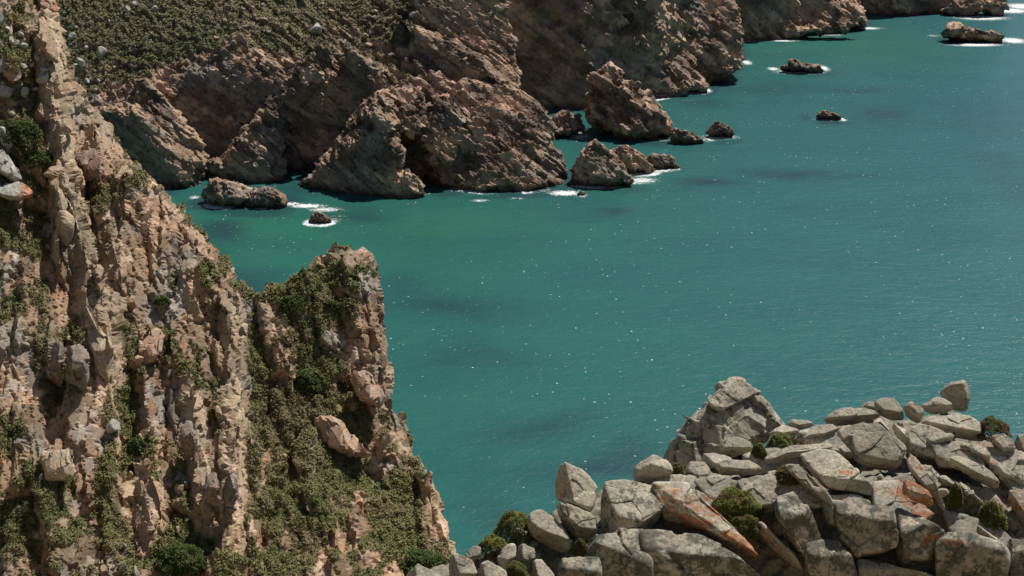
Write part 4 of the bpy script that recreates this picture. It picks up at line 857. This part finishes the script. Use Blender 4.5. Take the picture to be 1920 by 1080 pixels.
for u, v, pw, ph in [(165, 88, 9, 12), (129, 78, 9, 10), (213, 127, 6, 6), (162, 147, 14, 9), (248, 4, 10, 12), (180, 150, 8, 7), (137, 120, 10, 7), (140, 50, 8, 6), (206, 36, 5, 8)]:
    slope_rock(*LF, u, v, pw, ph, 'small pale stone in the scrub of the far headland behind the left ridge', 'small stones in the far scrub', WHT, sub=2)
for k in range(45):
    u, v = rng.uniform(380, 960), rng.uniform(0, 130); q = rng.uniform(5, 15)
    slope_rock(*LF, u, v, q, q * rng.uniform(.5, 1), 'tan block lying along the broken upper rim of the far headland', 'tan blocks on the headland rim', [TAN, PINK, GREY][k % 3], sub=2)
def slope_slab(poly, t, fr, label, name='rock_slab', cat='rock slab', tone=TAN, org=0., k=18, bev=(35, 15), rough=.05, push=.5):
    mu, mv = np.mean([q[0] for q in poly]), np.mean([q[1] for q in poly]); p = hit(v3, u3, w3, mu, mv, 7)
    if p is None: return
    pl, c, pts = block_planes(poly, p[1] - push, t, fronts=fr, bev=bev, back=25, grow=1.05); v, f = radial(pl, c, 5, k)
    s_ = np.ptp(v[:, 2]); sd = int(mu * 3 + mv); n = vnormals(v, f)
    v, r = facets(v, f, (s_ * .22, s_ * .22, s_ * .5), (46, 9, 12), rough * s_ * .4, .12, sd, crack=.012 * s_, n=n, strength=.6)
    col = lerp(np.tile(tone, (len(v), 1)), GREY, smooth(0, .5, fbm(v / 1.2, 4, sd)) * .5) * (.85 + .3 * r)[:, None]
    col = lerp(col, C_(.56, .54, .46), smooth(.1, .5, fbm(v / .5, 4, sd + 2)) * .4)
    if org: col = lerp(col, ORNG, smooth(.3, .6, (v[:, 0] - c[0]) / np.ptp(v[:, 0]) * 1.6 + .4 * fbm(v / .5, 4, 701)) * org)
    rock_obj(name, v, f, M_LEFT, col, label, cat); bpy.context.scene.collection.objects[-1].data.polygons.foreach_set('use_smooth', np.zeros(len(f), bool))
LT = ((40, 45, .6), (-20, 15, 1.)); DK = ((-15, -10, .7),)
PT = C_(.46, .36, .25)
slope_slab([(-12, 350), (8, 344), (42, 338), (64, 362), (58, 370), (28, 378), (5, 372), (-12, 362)], 1.6, ((10, 60, .5), (0, -20, .9)), 'large white boulder with an orange lichen corner on the left slope', 'boulder', 'boulder', WHT, .9)
slope_slab([(-10, 285), (8, 278), (22, 300), (42, 336), (20, 338), (-10, 322)], 1.6, ((30, 40, .6), (-30, -10, .9)), 'tall white leaning rock above the white boulder with the orange corner', 'boulder', 'boulder', WHT)
slope_slab([(97, 160), (110, 150), (120, 250), (121, 330), (104, 330)], 1.2, LT, 'uppermost long pale slab of the tall rock fin on the left', tone=PT)
slope_slab([(101, 325), (124, 325), (136, 400), (132, 480), (110, 470)], 1.3, LT, 'middle pale slab of the tall rock fin on the left', tone=PT)
slope_slab([(96, 370), (108, 390), (114, 470), (112, 540), (100, 500)], 1.0, LT, 'narrow pale rib beside the middle slab of the tall fin', tone=PT)
slope_slab([(150, 520), (185, 510), (208, 590), (216, 690), (214, 760), (180, 730), (160, 620)], 1.6, LT, 'broad tall buff slab standing right of the two dark faced blocks', tone=PT)
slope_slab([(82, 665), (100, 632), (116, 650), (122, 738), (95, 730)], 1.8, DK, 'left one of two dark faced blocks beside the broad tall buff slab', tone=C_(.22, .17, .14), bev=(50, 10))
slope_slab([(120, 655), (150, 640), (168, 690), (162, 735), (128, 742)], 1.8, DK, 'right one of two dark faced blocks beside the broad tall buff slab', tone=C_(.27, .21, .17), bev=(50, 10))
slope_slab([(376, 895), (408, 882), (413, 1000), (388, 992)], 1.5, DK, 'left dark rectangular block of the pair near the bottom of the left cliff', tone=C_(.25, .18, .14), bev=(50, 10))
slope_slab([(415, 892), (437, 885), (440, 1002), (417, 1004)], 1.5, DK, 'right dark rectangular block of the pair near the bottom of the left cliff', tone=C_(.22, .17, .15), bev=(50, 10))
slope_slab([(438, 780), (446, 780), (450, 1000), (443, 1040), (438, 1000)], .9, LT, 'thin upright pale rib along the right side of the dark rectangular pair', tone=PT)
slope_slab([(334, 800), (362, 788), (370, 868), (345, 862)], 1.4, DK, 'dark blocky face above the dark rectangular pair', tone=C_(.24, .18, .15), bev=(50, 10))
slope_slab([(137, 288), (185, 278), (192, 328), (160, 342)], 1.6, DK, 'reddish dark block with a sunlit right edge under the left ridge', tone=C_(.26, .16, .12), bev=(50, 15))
slope_slab([(70, 848), (138, 842), (142, 898), (80, 905)], 1.3, ((10, 40, .6), (0, -10, .9)), 'stack like buff block with horizontal joints low on the left slope', tone=PT)
slope_slab([(255, 868), (268, 862), (278, 930), (287, 1000), (272, 995)], .9, LT, 'thin pale blade of rock standing low in the middle of the left cliff', tone=PT)
slope_slab([(255, 650), (300, 610), (330, 620), (300, 670), (270, 700)], 1.1, LT, 'tilted pinkish slab in the middle of the left cliff', tone=PINK)
slope_slab([(585, 780), (640, 775), (680, 820), (700, 860), (640, 850), (600, 830)], 1.1, LT, 'sloping tan slabs of bare rock in the scrub below the headland knob', tone=PINK)
slope_slab([(655, 700), (700, 690), (728, 740), (715, 765), (670, 745)], 1.3, LT, 'smooth buff bulge of rock on the right edge below the knob', tone=PINK)
slope_slab([(66, -20), (100, -10), (112, 22), (100, 30), (72, 12)], 1.6, ((20, 50, .6), (-10, -10, .9)), 'overhanging reddish slab at the top of the left ridge', tone=PINK, org=.4)
slope_slab([(66, 66), (80, 62), (104, 88), (112, 118), (88, 112)], 1.3, LT, 'pinkish slab leaning on the left ridge near the top', tone=PINK)
n_ = 0
while n_ < 70:
    u, v = rng.uniform(0, 840), rng.uniform(150, 1080)
    if n_ % 3 and not (150 < u < 480): continue
    q = rng.uniform(8, 26); slope_rock(*L3, u, v, q * rng.uniform(.35, .8), q, 'angular pinkish block jutting from the steep left hillside', 'angular blocks on the left hillside', [PINK, TAN, TAN, GREY][int(rng.integers(4))], sub=2); n_ += 1
for u, v, pw, ph, lb in [(340, 1040, 90, 60, 'large dark green bush near the bottom edge of the left slope'), (545, 560, 54, 34, 'dark green bush in the saddle left of the headland knob'), (790, 1045, 90, 50, 'dark leafy bush at the bottom right foot of the left hillside'),
                         (622, 566, 30, 22, 'round bush high on the headland knob'), (30, 240, 90, 60, 'broad dark green bush on the upper left slope'), (70, 290, 60, 30, 'low green bush beside the tall white leaning rock'), (255, 830, 40, 50, 'green bush in the gully right of the pale vertical slab'), (300, 560, 30, 26, 'small dark bush among the pink rocks of the left ridge'), (575, 710, 60, 60, 'olive bush halfway down below the headland knob')]:
    p = hit(v3, u3, w3, u, v + ph * .2)
    if p is not None:
        k = np.linalg.norm(p - CAM) / FPX; cushion('bush', lb, 'bush', p - V3(0, 0, .3), (pw * k / 2, pw * k / 2.4, ph * k * .6), int(pw * ph * 1.6), .2, (C_(.05, .085, .02), C_(.09, .12, .03), C_(.12, .11, .04)))
